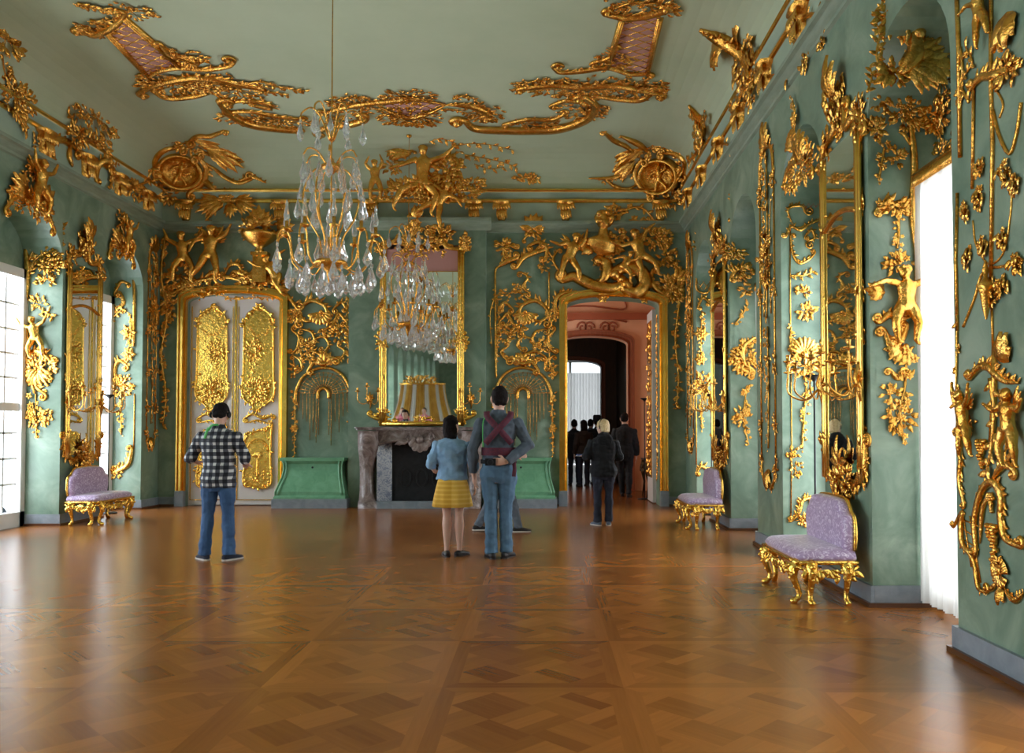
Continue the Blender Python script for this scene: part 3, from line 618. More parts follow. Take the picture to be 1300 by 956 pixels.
    q = MB(); q.box((-.235 * H, .15 * H, .655 * H), (-.10 * H, .27 * H, .66 * H)); q.build('held_leaflet', 'paper', r, smooth=False)
    q = MB(); q.box((-.23 * H, .152 * H, .6605 * H), (-.12 * H, .25 * H, .672 * H)); q.build('held_booklet', 'bluepaper', r, smooth=False)
    # dark suited man in the salmon room
    p = onfloor(793, 631); H = 1.80
    person('man in dark suit walking away beyond the open door', p, radians(-8), H, dict(ankL=(-.03, .08, .05), ankR=(.05, -.04, .045), kneeL=(-.045, .06, .29), toeL=(0, 1)),
        dict(trousers='black_cloth', top='black_cloth', topname='suit_jacket', sleeve=1.95, hem=.44, loose=.03, hemout=.008, hair='short'), vox=.010)
    # visitors crowding the far rooms
    for lab, px, Y, H, col, hat, rz in (('far visitor in dark coat nearest the left door jamb', 729, 21.6, 1.70, 'black_cloth', 0, 0), ('far visitor in dark brown jacket among the crowd beyond the door', 741, 21.2, 1.68, 'brown_cloth', 0, .4), ('far visitor seen between the brown jacket and the hatted one', 750, 22.8, 1.72, 'grey_shirt', 0, -.5), ('far visitor wearing a brimmed dark hat beyond the door', 758, 22.0, 1.76, 'black_cloth', 1, .1)):
        q = ondepth(px, 545, Y)
        r, hd, J = person(lab, (q.x, Y, 0), rz, H, {}, dict(trousers='navy_cloth' if col != 'grey_shirt' else 'grey_trouser', top=col, topname='jacket', sleeve=1.95, hem=.45, loose=.03, hair='bob' if rz == .4 else 'short'), vox=.012)
        if hat:
            h = MB(); h.lathe([(.001, .075), (.105, .07), (.11, .078), (.062, .09), (.06, .15), (.05, .17), (.001, .172)], 20); h.v = [tuple(hd((v[0] / 1.0, v[1], v[2]))) for v in h.v]; h.build('hat', 'black_cloth', r)
    # two visitors at the other end of the gallery, seen in the tilted chimney mirror
    for lab, x, rz in (('first pink shirted visitor far down the gallery seen in the chimney mirror', -5.6, 0), ('second pink shirted visitor leaning as seen in the chimney mirror', -4.68, .5)):
        person(lab, (x, -1.9, 0), rz, 1.68, dict(elL=(-.16, 0, .67), elR=(.16, 0, .67), wrL=(-.08, .12, .78), wrR=(.08, .12, .78), hdL=(.3, .2, 1), hdR=(-.3, .2, 1), hnL=(0, -1, 0), hnR=(0, -1, 0), lean=.12 if rz else 0), dict(trousers='jeans', top='pink', sleeve=1.6, hem=.5), vox=.010)
people()
# ------------------------------------------------------------------ gilded relief kit: everything is modelled on a surface (u right, v up, w out of the wall)
EYEP = V3((0, 0, EYE))
def to3(p): return V3((p[0], p[1], p[2] if len(p) > 2 else 0))
def frame_m(O, U, Vv):
    U, Vv = V3(U), V3(Vv); Wn = U.cross(Vv)
    return Matrix(((U.x, Vv.x, Wn.x, O[0]), (U.y, Vv.y, Wn.y, O[1]), (U.z, Vv.z, Wn.z, O[2]), (0, 0, 0, 1)))
def F_back(Y, O=None): return lambda o: frame_m(o, (1, 0, 0), (0, 0, 1)), V3((0, Y, 0)), V3((0, -1, 0))
F_right = lambda X=None: (lambda o: frame_m(o, (0, -1, 0), (0, 0, 1)), V3((X or XR, 0, 0)), V3((-1, 0, 0)))
F_left = lambda X=None: (lambda o: frame_m(o, (0, 1, 0), (0, 0, 1)), V3((X or XL, 0, 0)), V3((1, 0, 0)))
F_ceil = lambda Z=None: (lambda o: frame_m(o, (1, 0, 0), (0, -1, 0)), V3((0, 0, Z or ZCEIL)), V3((0, 0, -1)))
def F_tilt(P, U, Vv): return (lambda o: frame_m(o, U, Vv)), V3(P), V3(U).cross(V3(Vv))
def shell_inset(z):
    return .0 if z < 5.42 else .02 if z < 5.84 else .10 if z < 6.03 else .06 + 1 - cos(math.asin(min(1, (z - 6.03) / .67)))
def shell_in(p):
    d = shell_inset(p.z); return p.z < ZCEIL and XL + d < p.x < XR - d and p.y < YB - d
def shell_hit(p):
    """where the sight line through a photo point meets the walls, cove or ceiling"""
    r = ray(*p).normalized(); t = 1.0
    while shell_in(EYEP + r * t) and t < 40: t += .05
    a, b = t - .05, t
    for _ in range(12):
        m_ = (a + b) / 2
        if shell_in(EYEP + r * m_): a = m_
        else: b = m_
    return EYEP + r * a
class Orn:
    def __init__(s, name, label, cat, fr, org, group=None, px=True, m='gold', lift=0.0, surf=False):
        s.surf = surf
        mk, P, N = fr; s.P, s.N, s.px, s.m = P, N, px, m
        if px: o = shell_hit(org) if surf else s.hit(org)
        else: o = V3(org)
        o = o + N * lift
        s.mw = mk(o); s.inv = s.mw.inverted(); s.root = thing(name, label, cat, group=group, mw=s.mw); s.lift = lift
    def hit(s, p):
        r = ray(*p); t = (s.P - EYEP).dot(s.N) / r.dot(s.N); return EYEP + r * t
    def m2(s, p):
        """photo pixel (or local metres) to local u, v (and w where the ornament follows the curved cove)"""
        if not s.px: return V3((p[0], p[1], 0))
        if s.surf: return s.inv @ shell_hit(p)
        q = s.inv @ s.hit(p); return V3((q.x, q.y, 0))
    def part(s, mb, name, m=None, fix=False, smooth=True):
        s.trim(mb.v); return mb.build(name, m or s.m, s.root, smooth, fix=fix)
    def trim(s, vs):
        """nothing sinks more than a hair into the surface, nor through the side walls"""
        back = abs(s.P.y - YB) < .4 and s.N.y == -1
        for i, v in enumerate(vs):
            x, y, z = v
            if not s.surf: z = max(z, -.006)
            if back: x = min(max(x, XL + .015 - s.mw[0][3]), XR - .015 - s.mw[0][3])
            vs[i] = (x, y, z)
    # -- primitives in local metres
    @staticmethod
    def leaf(mb, x, y, ang, L, w, lift=.5, z0=0.0, rows=6, curl=.35, lobes=3.0):
        ca, sa = cos(ang), sin(ang); rr = []
        for i in range(rows + 1):
            t = i / rows; hw = w * (sin(pi * min(1, t ** .75 * .97 + .03)) ** .8) * (1 - .22 * abs(sin(t * pi * lobes))) + .002; row = []
            a = curl * t * t; cx = L * t * cos(a * .5); cy = L * t * sin(a * .5) * .6
            for c in (-1, -.5, 0, .5, 1):
                px_, py_ = cx - sin(a) * hw * c * .4, cy + hw * c
                z = z0 + lift * L * (.32 * sin(pi * t * .9) + .12 * t * t) + (.28 * w * (1 - abs(c)) if c else .12 * w) - (0.22 * w if abs(c) == 1 else 0)
                row.append((x + px_ * ca - py_ * sa, y + px_ * sa + py_ * ca, max(z0 - .03 * L, z)))
            rr.append(row)
        mb.grid(rr)
    @classmethod
    def flower(cls, mb, x, y, r, z0=.01, n=5, ph=0):
        for i in range(n): cls.leaf(mb, x, y, ph + 2 * pi * i / n, r, r * .42, .5, z0, 3, 0, 1)
        mb.ball((x, y, z0 + r * .25), r * .28, 6, 4)
    @staticmethod
    def shellfan(mb, x, y, ang, R0, n=9, spread=2.6, z0=.01, hollow=.15):
        rr = []
        for i in range(7):
            t = hollow + (1 - hollow) * i / 6; row = []
            for j in range(n * 4 + 1):
                q = j / (n * 4); a = ang + (q - .5) * spread; rib = abs(sin(q * pi * n))
                r = R0 * t * (1 - (.10 * (1 - rib) if i == 6 else 0)); row.append((x + r * cos(a), y + r * sin(a), z0 + R0 * (.16 * sin(pi * t * .85) + .07 * rib * t) + (.0 if i < 6 else -.02 * R0)))
            rr.append(row)
        mb.grid(rr)
    @staticmethod
    def curlpath(P, r, sgn, turns=1.25, n=16):
        """spiral carried on from the end of path P"""
        t = (P[-1] - P[-2]).normalized(); nn = V3((-t.y, t.x, 0)) * sgn; c = P[-1] + nn * r; a0 = atan2(-nn.y, -nn.x); out = []
        for i in range(1, n + 1):
            q = i / n; a = a0 + sgn * q * turns * 2 * pi; rr = r * (1 - .78 * q); out.append(V3((c.x + rr * cos(a), c.y + rr * sin(a), P[-1].z + r * .25 * q)))
        return out
    def scroll(s, pts, t=.035, c0=None, c1=None, fr=0, name='scroll', mb=None, fl=None, sq=.8, local=False, step=2):
        """tapering rocaille scroll; c0/c1 = (radius, turn) volutes; fr = side and size of the leaf fringe"""
        own = mb is None; mb = mb or MB()
        P = smoothpath(pts if local else [s.m2(p) for p in pts], 6)
        main = list(P); n0 = 0
        if c1: main = main + s.curlpath(P, c1[0], c1[1])
        if c0:
            h = s.curlpath(P[::-1], c0[0], c0[1]); main = h[::-1] + main; n0 = len(h)
        n1 = n0 + len(P); rad = []
        for i in range(len(main)):
            if i < n0: rad.append(t * (.30 + .35 * i / n0))
            elif i >= n1: rad.append(t * (.65 - .35 * (i - n1) / max(1, len(main) - n1)))
            else:
                q = (i - n0) / max(1, len(P) - 1); b = .65 if c0 else .25; e = .65 if c1 else .25
                rad.append(t * (b + (e - b) * q + (1 - (b + e) / 2) * sin(pi * q)))
        mb.tube([p + V3((0, 0, t * .45)) for p in main], rad, 6, ref=(0, 0, 1), sq=sq)
        if c0: mb.ball(main[0] + V3((0, 0, t * .5)), t * .75, 6, 4)
        if c1: mb.ball(main[-1] + V3((0, 0, t * .5)), t * .75, 6, 4)
        if fr:
            sg = 1 if fr > 0 else -1; L = abs(fr)
            for i in range(1, len(P) - 1, step):
                d = (P[i + 1] - P[i - 1]).normalized(); a = atan2(d.y, d.x) + sg * (.9 if (i // step) % 2 else .6)
                q = sin(pi * i / (len(P) - 1)) * .6 + .5
                s.leaf(mb, P[i].x, P[i].y, a, L * q * R.uniform(.85, 1.15), L * .22 * q, .35, P[i].z + t * .3, 4, .4 * sg)
        if own: return s.part(mb, name)
    def vine(s, pts, t=.012, L=.09, step=3, fl=0, name='vine', mb=None, local=False, spread=.9):
        own = mb is None; mb = mb or MB(); P = smoothpath(pts if local else [s.m2(p) for p in pts], 7)
        mb.tube([p + V3((0, 0, t)) for p in P], [t * (1.1 - .6 * i / len(P)) for i in range(len(P))], 5, ref=(0, 0, 1))
        for i in range(1, len(P), step):
            d = (P[i] - P[i - 1]); a = atan2(d.y, d.x); sg = 1 if (i // step) % 2 else -1
            s.leaf(mb, P[i].x, P[i].y, a + sg * spread * R.uniform(.8, 1.2), L * R.uniform(.65, 1.0), L * .25, .5, P[i].z + t, 4, .3 * sg)
            if fl and R.random() < fl: s.flower(mb, P[i].x - sg * L * .3 * sin(a), P[i].y + sg * L * .3 * cos(a), L * .4, P[i].z + t)
        if own: return s.part(mb, name)
    def garland(s, pts, r0=.09, r1=.05, dens=1.0, name='flower_garland', mb=None, local=False):
        """dense string of blossoms and leaves"""
        own = mb is None; mb = mb or MB(); P = smoothpath(pts if local else [s.m2(p) for p in pts], 8)
        mb.tube([p + V3((0, 0, .012)) for p in P], .012, 5, ref=(0, 0, 1)); ln = sum((P[i] - P[i - 1]).length for i in range(1, len(P)))
        n = int(ln / ((r0 + r1) * .15) * dens)
        for i in range(n):
            q = i / max(1, n - 1); p = P[int(q * (len(P) - 1))]; r = r0 + (r1 - r0) * q; a = R.uniform(0, 2 * pi); d = r * .7 * sqrt(R.random())
            if R.random() < .4: s.flower(mb, p.x + d * cos(a), p.y + d * sin(a), r * R.uniform(.3, .45), p.z + .02 + (r - d) * .5, 5, R.random() * 6)
            else: s.leaf(mb, p.x + d * .5 * cos(a), p.y + d * .5 * sin(a), a + R.uniform(-.5, .5), r * R.uniform(.5, .85), r * .2, .6, p.z + .01 + (r - d) * .3, 4)
        if own: return s.part(mb, name)
    def blob(s, c, rx, ry, n, L=.1, fl=.25, name='leaf_cluster', mb=None, z=.05, local=False, ang=None):
        own = mb is None; mb = mb or MB(); c = to3(c) if local else s.m2(c); n = int(n * 1.8); L = L * .70
        for i in range(n):
            a = R.uniform(0, 2 * pi); d = sqrt(R.random()); x, y = c.x + rx * d * cos(a), c.y + ry * d * sin(a)
            if i % 3 == 0: mb.tube([(c.x, c.y, c.z + .006), (c.x + (x - c.x) * .5 - .1 * (y - c.y), c.y + (y - c.y) * .5 + .1 * (x - c.x), c.z + .008), (x, y, c.z + .006)], [.008, .006, .004], 4, ref=(0, 0, 1))
            zz = c.z + z * (1 - d) * R.uniform(.4, 1.3) + .005
            if R.random() < fl: s.flower(mb, x, y, L * R.uniform(.35, .55), zz, 5, R.random() * 6)
            else: s.leaf(mb, x, y, (ang if ang is not None else a) + R.uniform(-.7, .7), L * R.uniform(.7, 1.2), L * .3, .6, zz, 5, R.uniform(-.5, .5))
        if own: return s.part(mb, name)
    def spray(s, c, ang, n, L, spread=1.4, w=.28, name='leaf_spray', mb=None, local=False, z0=.01):
        own = mb is None; mb = mb or MB(); c = to3(c) if local else s.m2(c)
        for i in range(n):
            q = i / max(1, n - 1) - .5; s.leaf(mb, c.x, c.y, ang + q * spread, L * (1 - .5 * abs(q)) * R.uniform(.9, 1.1), L * w, .5, c.z + z0 + .01 * (i % 2), 6, q * 1.2)
        if own: return s.part(mb, name)
    def shell(s, c, ang, r, n=9, spread=2.8, name='shell', local=False, hollow=.15):
        mb = MB(); c = to3(c) if local else s.m2(c); s.shellfan(mb, c.x, c.y, ang, r, n, spread, hollow=hollow); mb.ball((c.x, c.y, .03), r * .16, 8, 5); return s.part(mb, name)
    def mould(s, pts, t=.025, name='moulding', closed=False, n=8, local=False, sq=1, m=None):
        mb = MB(); P = smoothpath(pts if local else [s.m2(p) for p in pts], n, closed); mb.tube([p + V3((0, 0, t * .5)) for p in P], t, 6, ref=(0, 0, 1), sq=sq, closed=closed); return s.part(mb, name, m)
    def bar(s, pts, t=.02, name='rod', local=False):
        mb = MB(); P = [to3(p) if local else s.m2(p) for p in pts]; mb.tube([V3((p[0], p[1], t * .6)) for p in P], t, 6, ref=(0, 0, 1)); return s.part(mb, name)
    def grapes(s, c, L=.16, r=.022, name='grape_bunch', local=False):
        mb = MB(); c = to3(c) if local else s.m2(c)
        r = r * 1.25
        for i in range(10):
            q = i / 9; wd = L * .30 * (1 - q * .85)
            for j in range(max(1, int(5 - q * 4 + .5))):
                mb.ball((c.x + R.uniform(-wd, wd), c.y - L * q, r * .8 + R.uniform(0, wd * .6)), r, 6, 4)
        return s.part(mb, name)
    def rosette(s, c, r, name='rosette', local=False, n=6):
        mb = MB(); c = to3(c) if local else s.m2(c); s.flower(mb, c.x, c.y, r, .015, n); s.flower(mb, c.x, c.y, r * .6, .015 + r * .15, n, .5); return s.part(mb, name)
    def plate(s, poly, th, name, m=None, local=False):
        mb = MB(); mb.prism([(p.x, p.y) for p in [to3(q) if local else s.m2(q) for q in poly]], .0, th, 'xy'); return s.part(mb, name, m, fix=True, smooth=False)
    def lattice(s, poly, sp, t=.008, name='lattice', ang=pi / 4, local=False, m=None):
        """crossed bars clipped to an outline"""
        pl = [to3(q) if local else s.m2(q) for q in poly]; mb = MB(); cx = sum(p.x for p in pl) / len(pl); cy = sum(p.y for p in pl) / len(pl); big = max((p - V3((cx, cy, 0))).length for p in pl)
        for an in (ang, -ang if abs(ang) != pi / 2 else 0):
            d = V3((cos(an), sin(an), 0)); nrm = V3((-d.y, d.x, 0)); k2 = int(big / sp) + 1
            for i in range(-k2, k2 + 1):
                o = V3((cx, cy, 0)) + nrm * sp * i; ts = []
                for j in range(len(pl)):
                    p, q = pl[j - 1], pl[j]; e = q - p; den = d.x * e.y - d.y * e.x
                    if abs(den) < 1e-9: continue
                    w_ = p - o; tt = (w_.x * e.y - w_.y * e.x) / den; uu = (w_.x * d.y - w_.y * d.x) / den
                    if 0 <= uu < 1: ts.append(tt)
                ts.sort()
                for a, b in zip(ts[::2], ts[1::2]):
                    if b - a > .01: mb.tube([o + d * a + V3((0, 0, t)), o + d * b + V3((0, 0, t))], t, 4, ref=(0, 0, 1))
        return s.part(mb, name, m)
    def figure(s, c, h, hip=0, chest=None, head=None, la=None, ra=None, ll=None, rl=None, name='cherub', wing=0, adult=False, z=.06, vox=None, local=False):
        """sculpted nude figure in relief. angles in degrees, 0 = right, 90 = up: chest = trunk direction, la/ra/ll/rl = (upper, lower)"""
        c = to3(c) if local else s.m2(c); mb = MB(); A = lambda d, L, zz=0: V3((L * cos(radians(d)), L * sin(radians(d)), zz))
        k = h; P0 = c + V3((0, 0, z)); tl = .30 * k if adult else .30 * k; ch = P0 + A(chest or 90, tl, .02 * k); fat = 1.1 if adult else 1.4
        f = lambda r: r * k * fat
        loft(mb, [(*(P0 - A(chest or 90, .06 * k)), f(.06), f(.05)), (*P0, f(.088), f(.07)), (*P0.lerp(ch, .4), f(.078), f(.064)), (*P0.lerp(ch, .8), f(.095), f(.07)), (*ch, f(.085), f(.06)), (*(ch + A(chest or 90, .05 * k)), f(.04), f(.04))], 10, ref=A((chest or 90) - 90, 1))
        hr = (.062 if adult else .082) * k; hc = ch + A(head or chest or 90, .06 * k + hr, .02 * k); mb.ball(hc, hr, 10, 7, (.92, 1.05, 1)); mb.tube([ch, hc], [f(.035), f(.035)], 8)
        mb.ball(hc + V3((0, -.0 * k, hr * .95)), hr * .22, 6, 4)
        for j in range(9): a = j * .7; mb.ball(hc + V3((hr * .85 * cos(a), hr * .45 + hr * .5 * abs(sin(a)), hr * (.2 - .1 * (j % 3)))), hr * .38, 6, 4)
        sd = A((chest or 90) - 90, .095 * k * fat)
        for sg, an in ((-1, la), (1, ra)):
            if an:
                p = ch + sd * sg * .95; q = p + A(an[0], .17 * k, .03 * k); r = q + A(an[1], .16 * k, .03 * k)
                loft(mb, [(*(p - A(an[0], .01 * k)), f(.036), f(.036)), (*p.lerp(q, .4), f(.036), f(.036)), (*q, f(.028), f(.028)), (*q.lerp(r, .35), f(.029), f(.029)), (*r, f(.019), f(.019)), (*(r + A(an[1], .035 * k)), f(.024), f(.015)), (*(r + A(an[1], .07 * k)), f(.012), f(.010))], 8, ref=(0, 0, 1))
        for sg, an in ((-1, ll), (1, rl)):
            if an:
                p = P0 + sd * sg * .55; q = p + A(an[0], .24 * k, .05 * k); r = q + A(an[1], .23 * k, -.02 * k)
                loft(mb, [(*(p - A(an[0], .04 * k)), f(.05), f(.05)), (*p.lerp(q, .3), f(.06), f(.058)), (*q, f(.042), f(.042)), (*q.lerp(r, .3), f(.044), f(.044)), (*r, f(.025), f(.025)), (*(r + A(an[1] + 50, .05 * k)), f(.02), f(.02)), (*(r + A(an[1] + 60, .09 * k)), f(.012), f(.012))], 8, ref=(0, 0, 1))
        s.trim(mb.v); o = link(name, remesh(mb, vox or max(.008, .016 * k), 1), s.m, s.root)
        if wing:
            w = MB()
            for sg in (-1, 1):
                for i in range(5): s.leaf(w, ch.x + sg * .05 * k, ch.y, radians(90 - sg * (35 + 18 * i)), .30 * k * (1 - .1 * i), .05 * k, .4, .03, 5, .3)
            w.build('wing', s.m, o, fix=False)
        return o
def mirror_copies(): pass
# ------------------------------------------------------------------ furniture and fittings
def doorframe(name, a, b, zs, rise, Y, wdt, m, d=.09):
    q = MB(); ar = arch(a, b, zs, rise); ao = arch(a - wdt, b + wdt, zs + wdt * .7, rise + wdt * .3)
    inn = [(a, .28)] + ar + [(b, .28)]; out = [(a - wdt, .28)] + ao + [(b + wdt, .28)]
    for e0, e1, d0, d1 in ((0, .3, d, d * .6), (.3, .42, d * .5, d * .5), (.42, .74, d * .85, d * .85), (.74, .82, d * .6, d * .6), (.82, 1, d * 1.2, d * 1.2)):
        P = lambda e, dd: [(i[0] + (o[0] - i[0]) * e, Y - dd, i[1] + (o[1] - i[1]) * e) for i, o in zip(inn, out)]
        q.grid([P(e0, -.01), P(e0, d0), P(e1, d1), P(e1, -.01)])
    o = struct(q.build(name, m, smooth=False)); f = MB()
    for x0, x1 in ((a - wdt - .01, a), (b, b + wdt + .01)): f.box((x0, Y - d * 1.3, 0), (x1, Y + .02, .29))
    f.build('stone_foot', 'plinth', o, smooth=False); return o
doorframe('trim_left_door', *DL, 3.86, .17, YB, .15, 'gold_frame')
doorframe('trim_right_door', *DR, 3.80, .17, YB, .15, 'gold_frame')
# left double door, closed: white leaves with gilded relief panels
def left_door():
    c = (DL[0] + DL[1]) / 2; Yd = YB + .09
    root = bpy.data.objects.new('door_1', None); COL.objects.link(root); root['kind'] = 'structure'; root.location = (c, Yd, 0)
    ar = arch(DL[0] + .01, DL[1] - .01, 3.86, .16)
    for sg in (-1, 1):
        half = [(x, z) for x, z in ar if (x - c) * sg > .012]; zc = 4.02; e = c + sg * .012
        poly = [(e, .02), (e, zc)] + (half if sg > 0 else half[::-1]) + [(c + sg * (DL[1] - c - .012), .02)]
        mb = MB(); mb.prism([(x - c, z) for x, z in poly], 0, .05, 'xz'); leaf = mb.build('door_leaf', 'door_white', root, smooth=False)
        cx = c + sg * .445
        q = Orn.__new__(Orn); q.px = False; q.surf = False; q.P = V3((0, 0, 0)); q.N = V3((0, -1, 0)); q.m = 'gold_bright'; q.root = leaf; q.mw = frame_m((cx - c, -.001, 0), (1, 0, 0), (0, 0, 1))
        def put(mb, name, m=None, fix=False, smooth=True, q=q):
            o = mb.build(name, m or q.m, leaf, smooth, fix=fix); o.matrix_local = q.mw; return o
        q.part = put; q.trim = lambda vs: None
        # border line of the leaf
        mb = MB()
        for x0, x1, z0, z1 in ((-.40, -.385, .1, 3.8), (.385, .40, .1, 3.8), (-.40, .40, .1, .115)): mb.box((x0, z0, 0), (x1, z1, .012))
        put(mb, 'gilded_fillet', smooth=False, fix=True)
        # upper panel: waisted plate, border, trellis head, tree and two figures
        up = [(-.22, 1.98), (-.30, 2.1), (-.31, 2.3), (-.29, 2.5), (-.28, 3.40), (-.29, 3.46), (-.26, 3.56), (-.21, 3.66), (-.1, 3.74), (-.04, 3.76), (0, 3.84), (.04, 3.76), (.1, 3.74), (.21, 3.66), (.26, 3.56), (.29, 3.46), (.28, 3.40), (.29, 2.5), (.31, 2.3), (.30, 2.1), (.22, 1.98), (.1, 1.9), (-.04, 1.80), (-.12, 1.92)]
        q.plate(up, .02, 'gilded_panel', local=True)
        mb = MB(); P = smoothpath(up, 4, True); mb.tube([p + V3((0, 0, .025)) for p in P], .02, 6, ref=(0, 0, 1), closed=True)
        for i in range(0, len(P), 2): Orn.leaf(mb, P[i].x, P[i].y, R.uniform(0, 6.3), .085, .028, .7, .03, 4)
        put(mb, 'panel_border')
        q.lattice([(-.2, 3.3), (.2, 3.3), (.17, 3.55), (0, 3.64), (-.17, 3.55)], .05, .006, local=True)
        mb = MB()
        for x in (-.2, .2): q.garland([(x, 3.4), (x * .7, 3.3), (x * .1, 3.24)], .05, .05, 1, mb=mb, local=True)
        q.vine([(-.15 * sg, 2.3), (-.12 * sg, 2.6), (-.02 * sg, 2.85), (-.04 * sg, 3.15)], .014, .11, 2, .2, mb=mb, local=True); q.vine([(-.02 * sg, 2.8), (.1 * sg, 2.95), (.17 * sg, 3.1)], .010, .1, 2, 0, mb=mb, local=True)
        q.blob((0, 2.2, 0), .22, .2, 60, .13, .2, mb=mb, local=True, z=.09); q.blob((-.1 * sg, 2.95, 0), .14, .22, 30, .12, .1, mb=mb, local=True, z=.07); q.blob((.02, 2.0, 0), .12, .08, 14, .09, .2, mb=mb, local=True)
        put(mb, 'relief_foliage')
        q.figure((-.07, 2.36, 0), .56, chest=80, la=(200, 250), ra=(-30, 40), ll=(-70, -110), rl=(-40, -80), name='relief_figure', adult=True, z=.10, local=True)
        q.figure((.13, 2.42, 0), .56, chest=98, la=(210, 140), ra=(-60, -80), ll=(-100, -60), rl=(-80, -95), name='relief_figure', adult=True, z=.10, local=True)
        # middle scroll
        mb = MB(); q.scroll([(-.26, 1.66), (-.1, 1.74), (.1, 1.66), (.26, 1.72)], .03, (.05, 1), (.05, -1), .09, mb=mb, local=True); q.scroll([(-.2, 1.58), (0, 1.62), (.2, 1.56)], .02, (.04, -1), (.04, 1), -.07, mb=mb, local=True); put(mb, 'middle_scroll')
        lo = [(-.25, .38), (-.27, .6), (-.24, .75), (-.25, 1.25), (-.2, 1.38), (-.08, 1.4), (.05, 1.44), (.2, 1.5), (.27, 1.55), (.25, 1.3), (.25, .75), (.27, .55), (.25, .4), (.12, .33), (-.1, .36)]
        q.plate(lo, .02, 'gilded_panel', local=True)
        mb = MB(); P = smoothpath(lo, 4, True); mb.tube([p + V3((0, 0, .025)) for p in P], .02, 6, ref=(0, 0, 1), closed=True)
        for i in range(0, len(P), 2): Orn.leaf(mb, P[i].x, P[i].y, R.uniform(0, 6.3), .08, .026, .7, .03, 4)
        put(mb, 'panel_border')
        mb = MB(); mb.tube([(.2 * cos(a), 1.02 + .24 * sin(a), .03) for a in [pi * i / 14 for i in range(15)]], .012, 5)
        for i in range(9): a = pi * (i + .5) / 9; mb.ball((.17 * cos(a), 1.02 + .2 * sin(a), .03), .015, 6, 4)
        Orn.shellfan(mb, 0, .9, pi / 2, .12, 7, 2.4, .02); q.vine([(0, .55), (0, .75), (0, .9)], .025, .06, 3, mb=mb, local=True)
        q.blob((0, .55, 0), .19, .1, 18, .08, .1, mb=mb, local=True); put(mb, 'relief_fountain')
    mb = MB(); mb.box((DL[0] - c - .05, .06, 0), (DL[1] - c + .05, .09, 4.1)); mb.build('door_light_stop', 'door_white', root, smooth=False)  # unseen board added behind the leaves to stop outside light leaking in
    mb = MB(); mb.box((-.02, -.012, .05), (.02, .0, 4.0)); mb.build('meeting_strip', 'gold_bright', root, smooth=False)
left_door()
# open leaf of the right door, swung back into the next room
mb = MB(); mb.box((DR[1] - .07, YB + .46, .02), (DR[1] - .0, YB + 1.25, 3.8)); od = struct(mb.build('door_2', 'door_white', smooth=False))
mb = MB(); mb.box((DR[1] - .085, YB + .54, .5), (DR[1] - .07, YB + 1.17, 3.6)); g = mb.build('gilded_panel', 'gold', od, smooth=False)
mb = MB()
for i in range(60): Orn.leaf(mb, R.uniform(-.28, .28), R.uniform(.5, 3.5), R.uniform(0, 6.3), .13, .04, .6)
g2 = mb.build('panel_relief', 'gold', g, fix=False); g2.matrix_local = frame_m((DR[1] - .086, YB + .85, 0), (0, -1, 0), (0, 0, 1))
# ornate strip on the inside of the door jamb
mb = MB()
for i in range(130): Orn.leaf(mb, R.uniform(-.07, .07), .5 + 3.2 * i / 130, R.uniform(0, 6.3), .09, .03, .6)
struct(mb.build('trim_jamb_relief', 'gold', fix=False, mw=frame_m((DR[1] - .002, YB + .26, 0), (0, -1, 0), (0, 0, 1))))
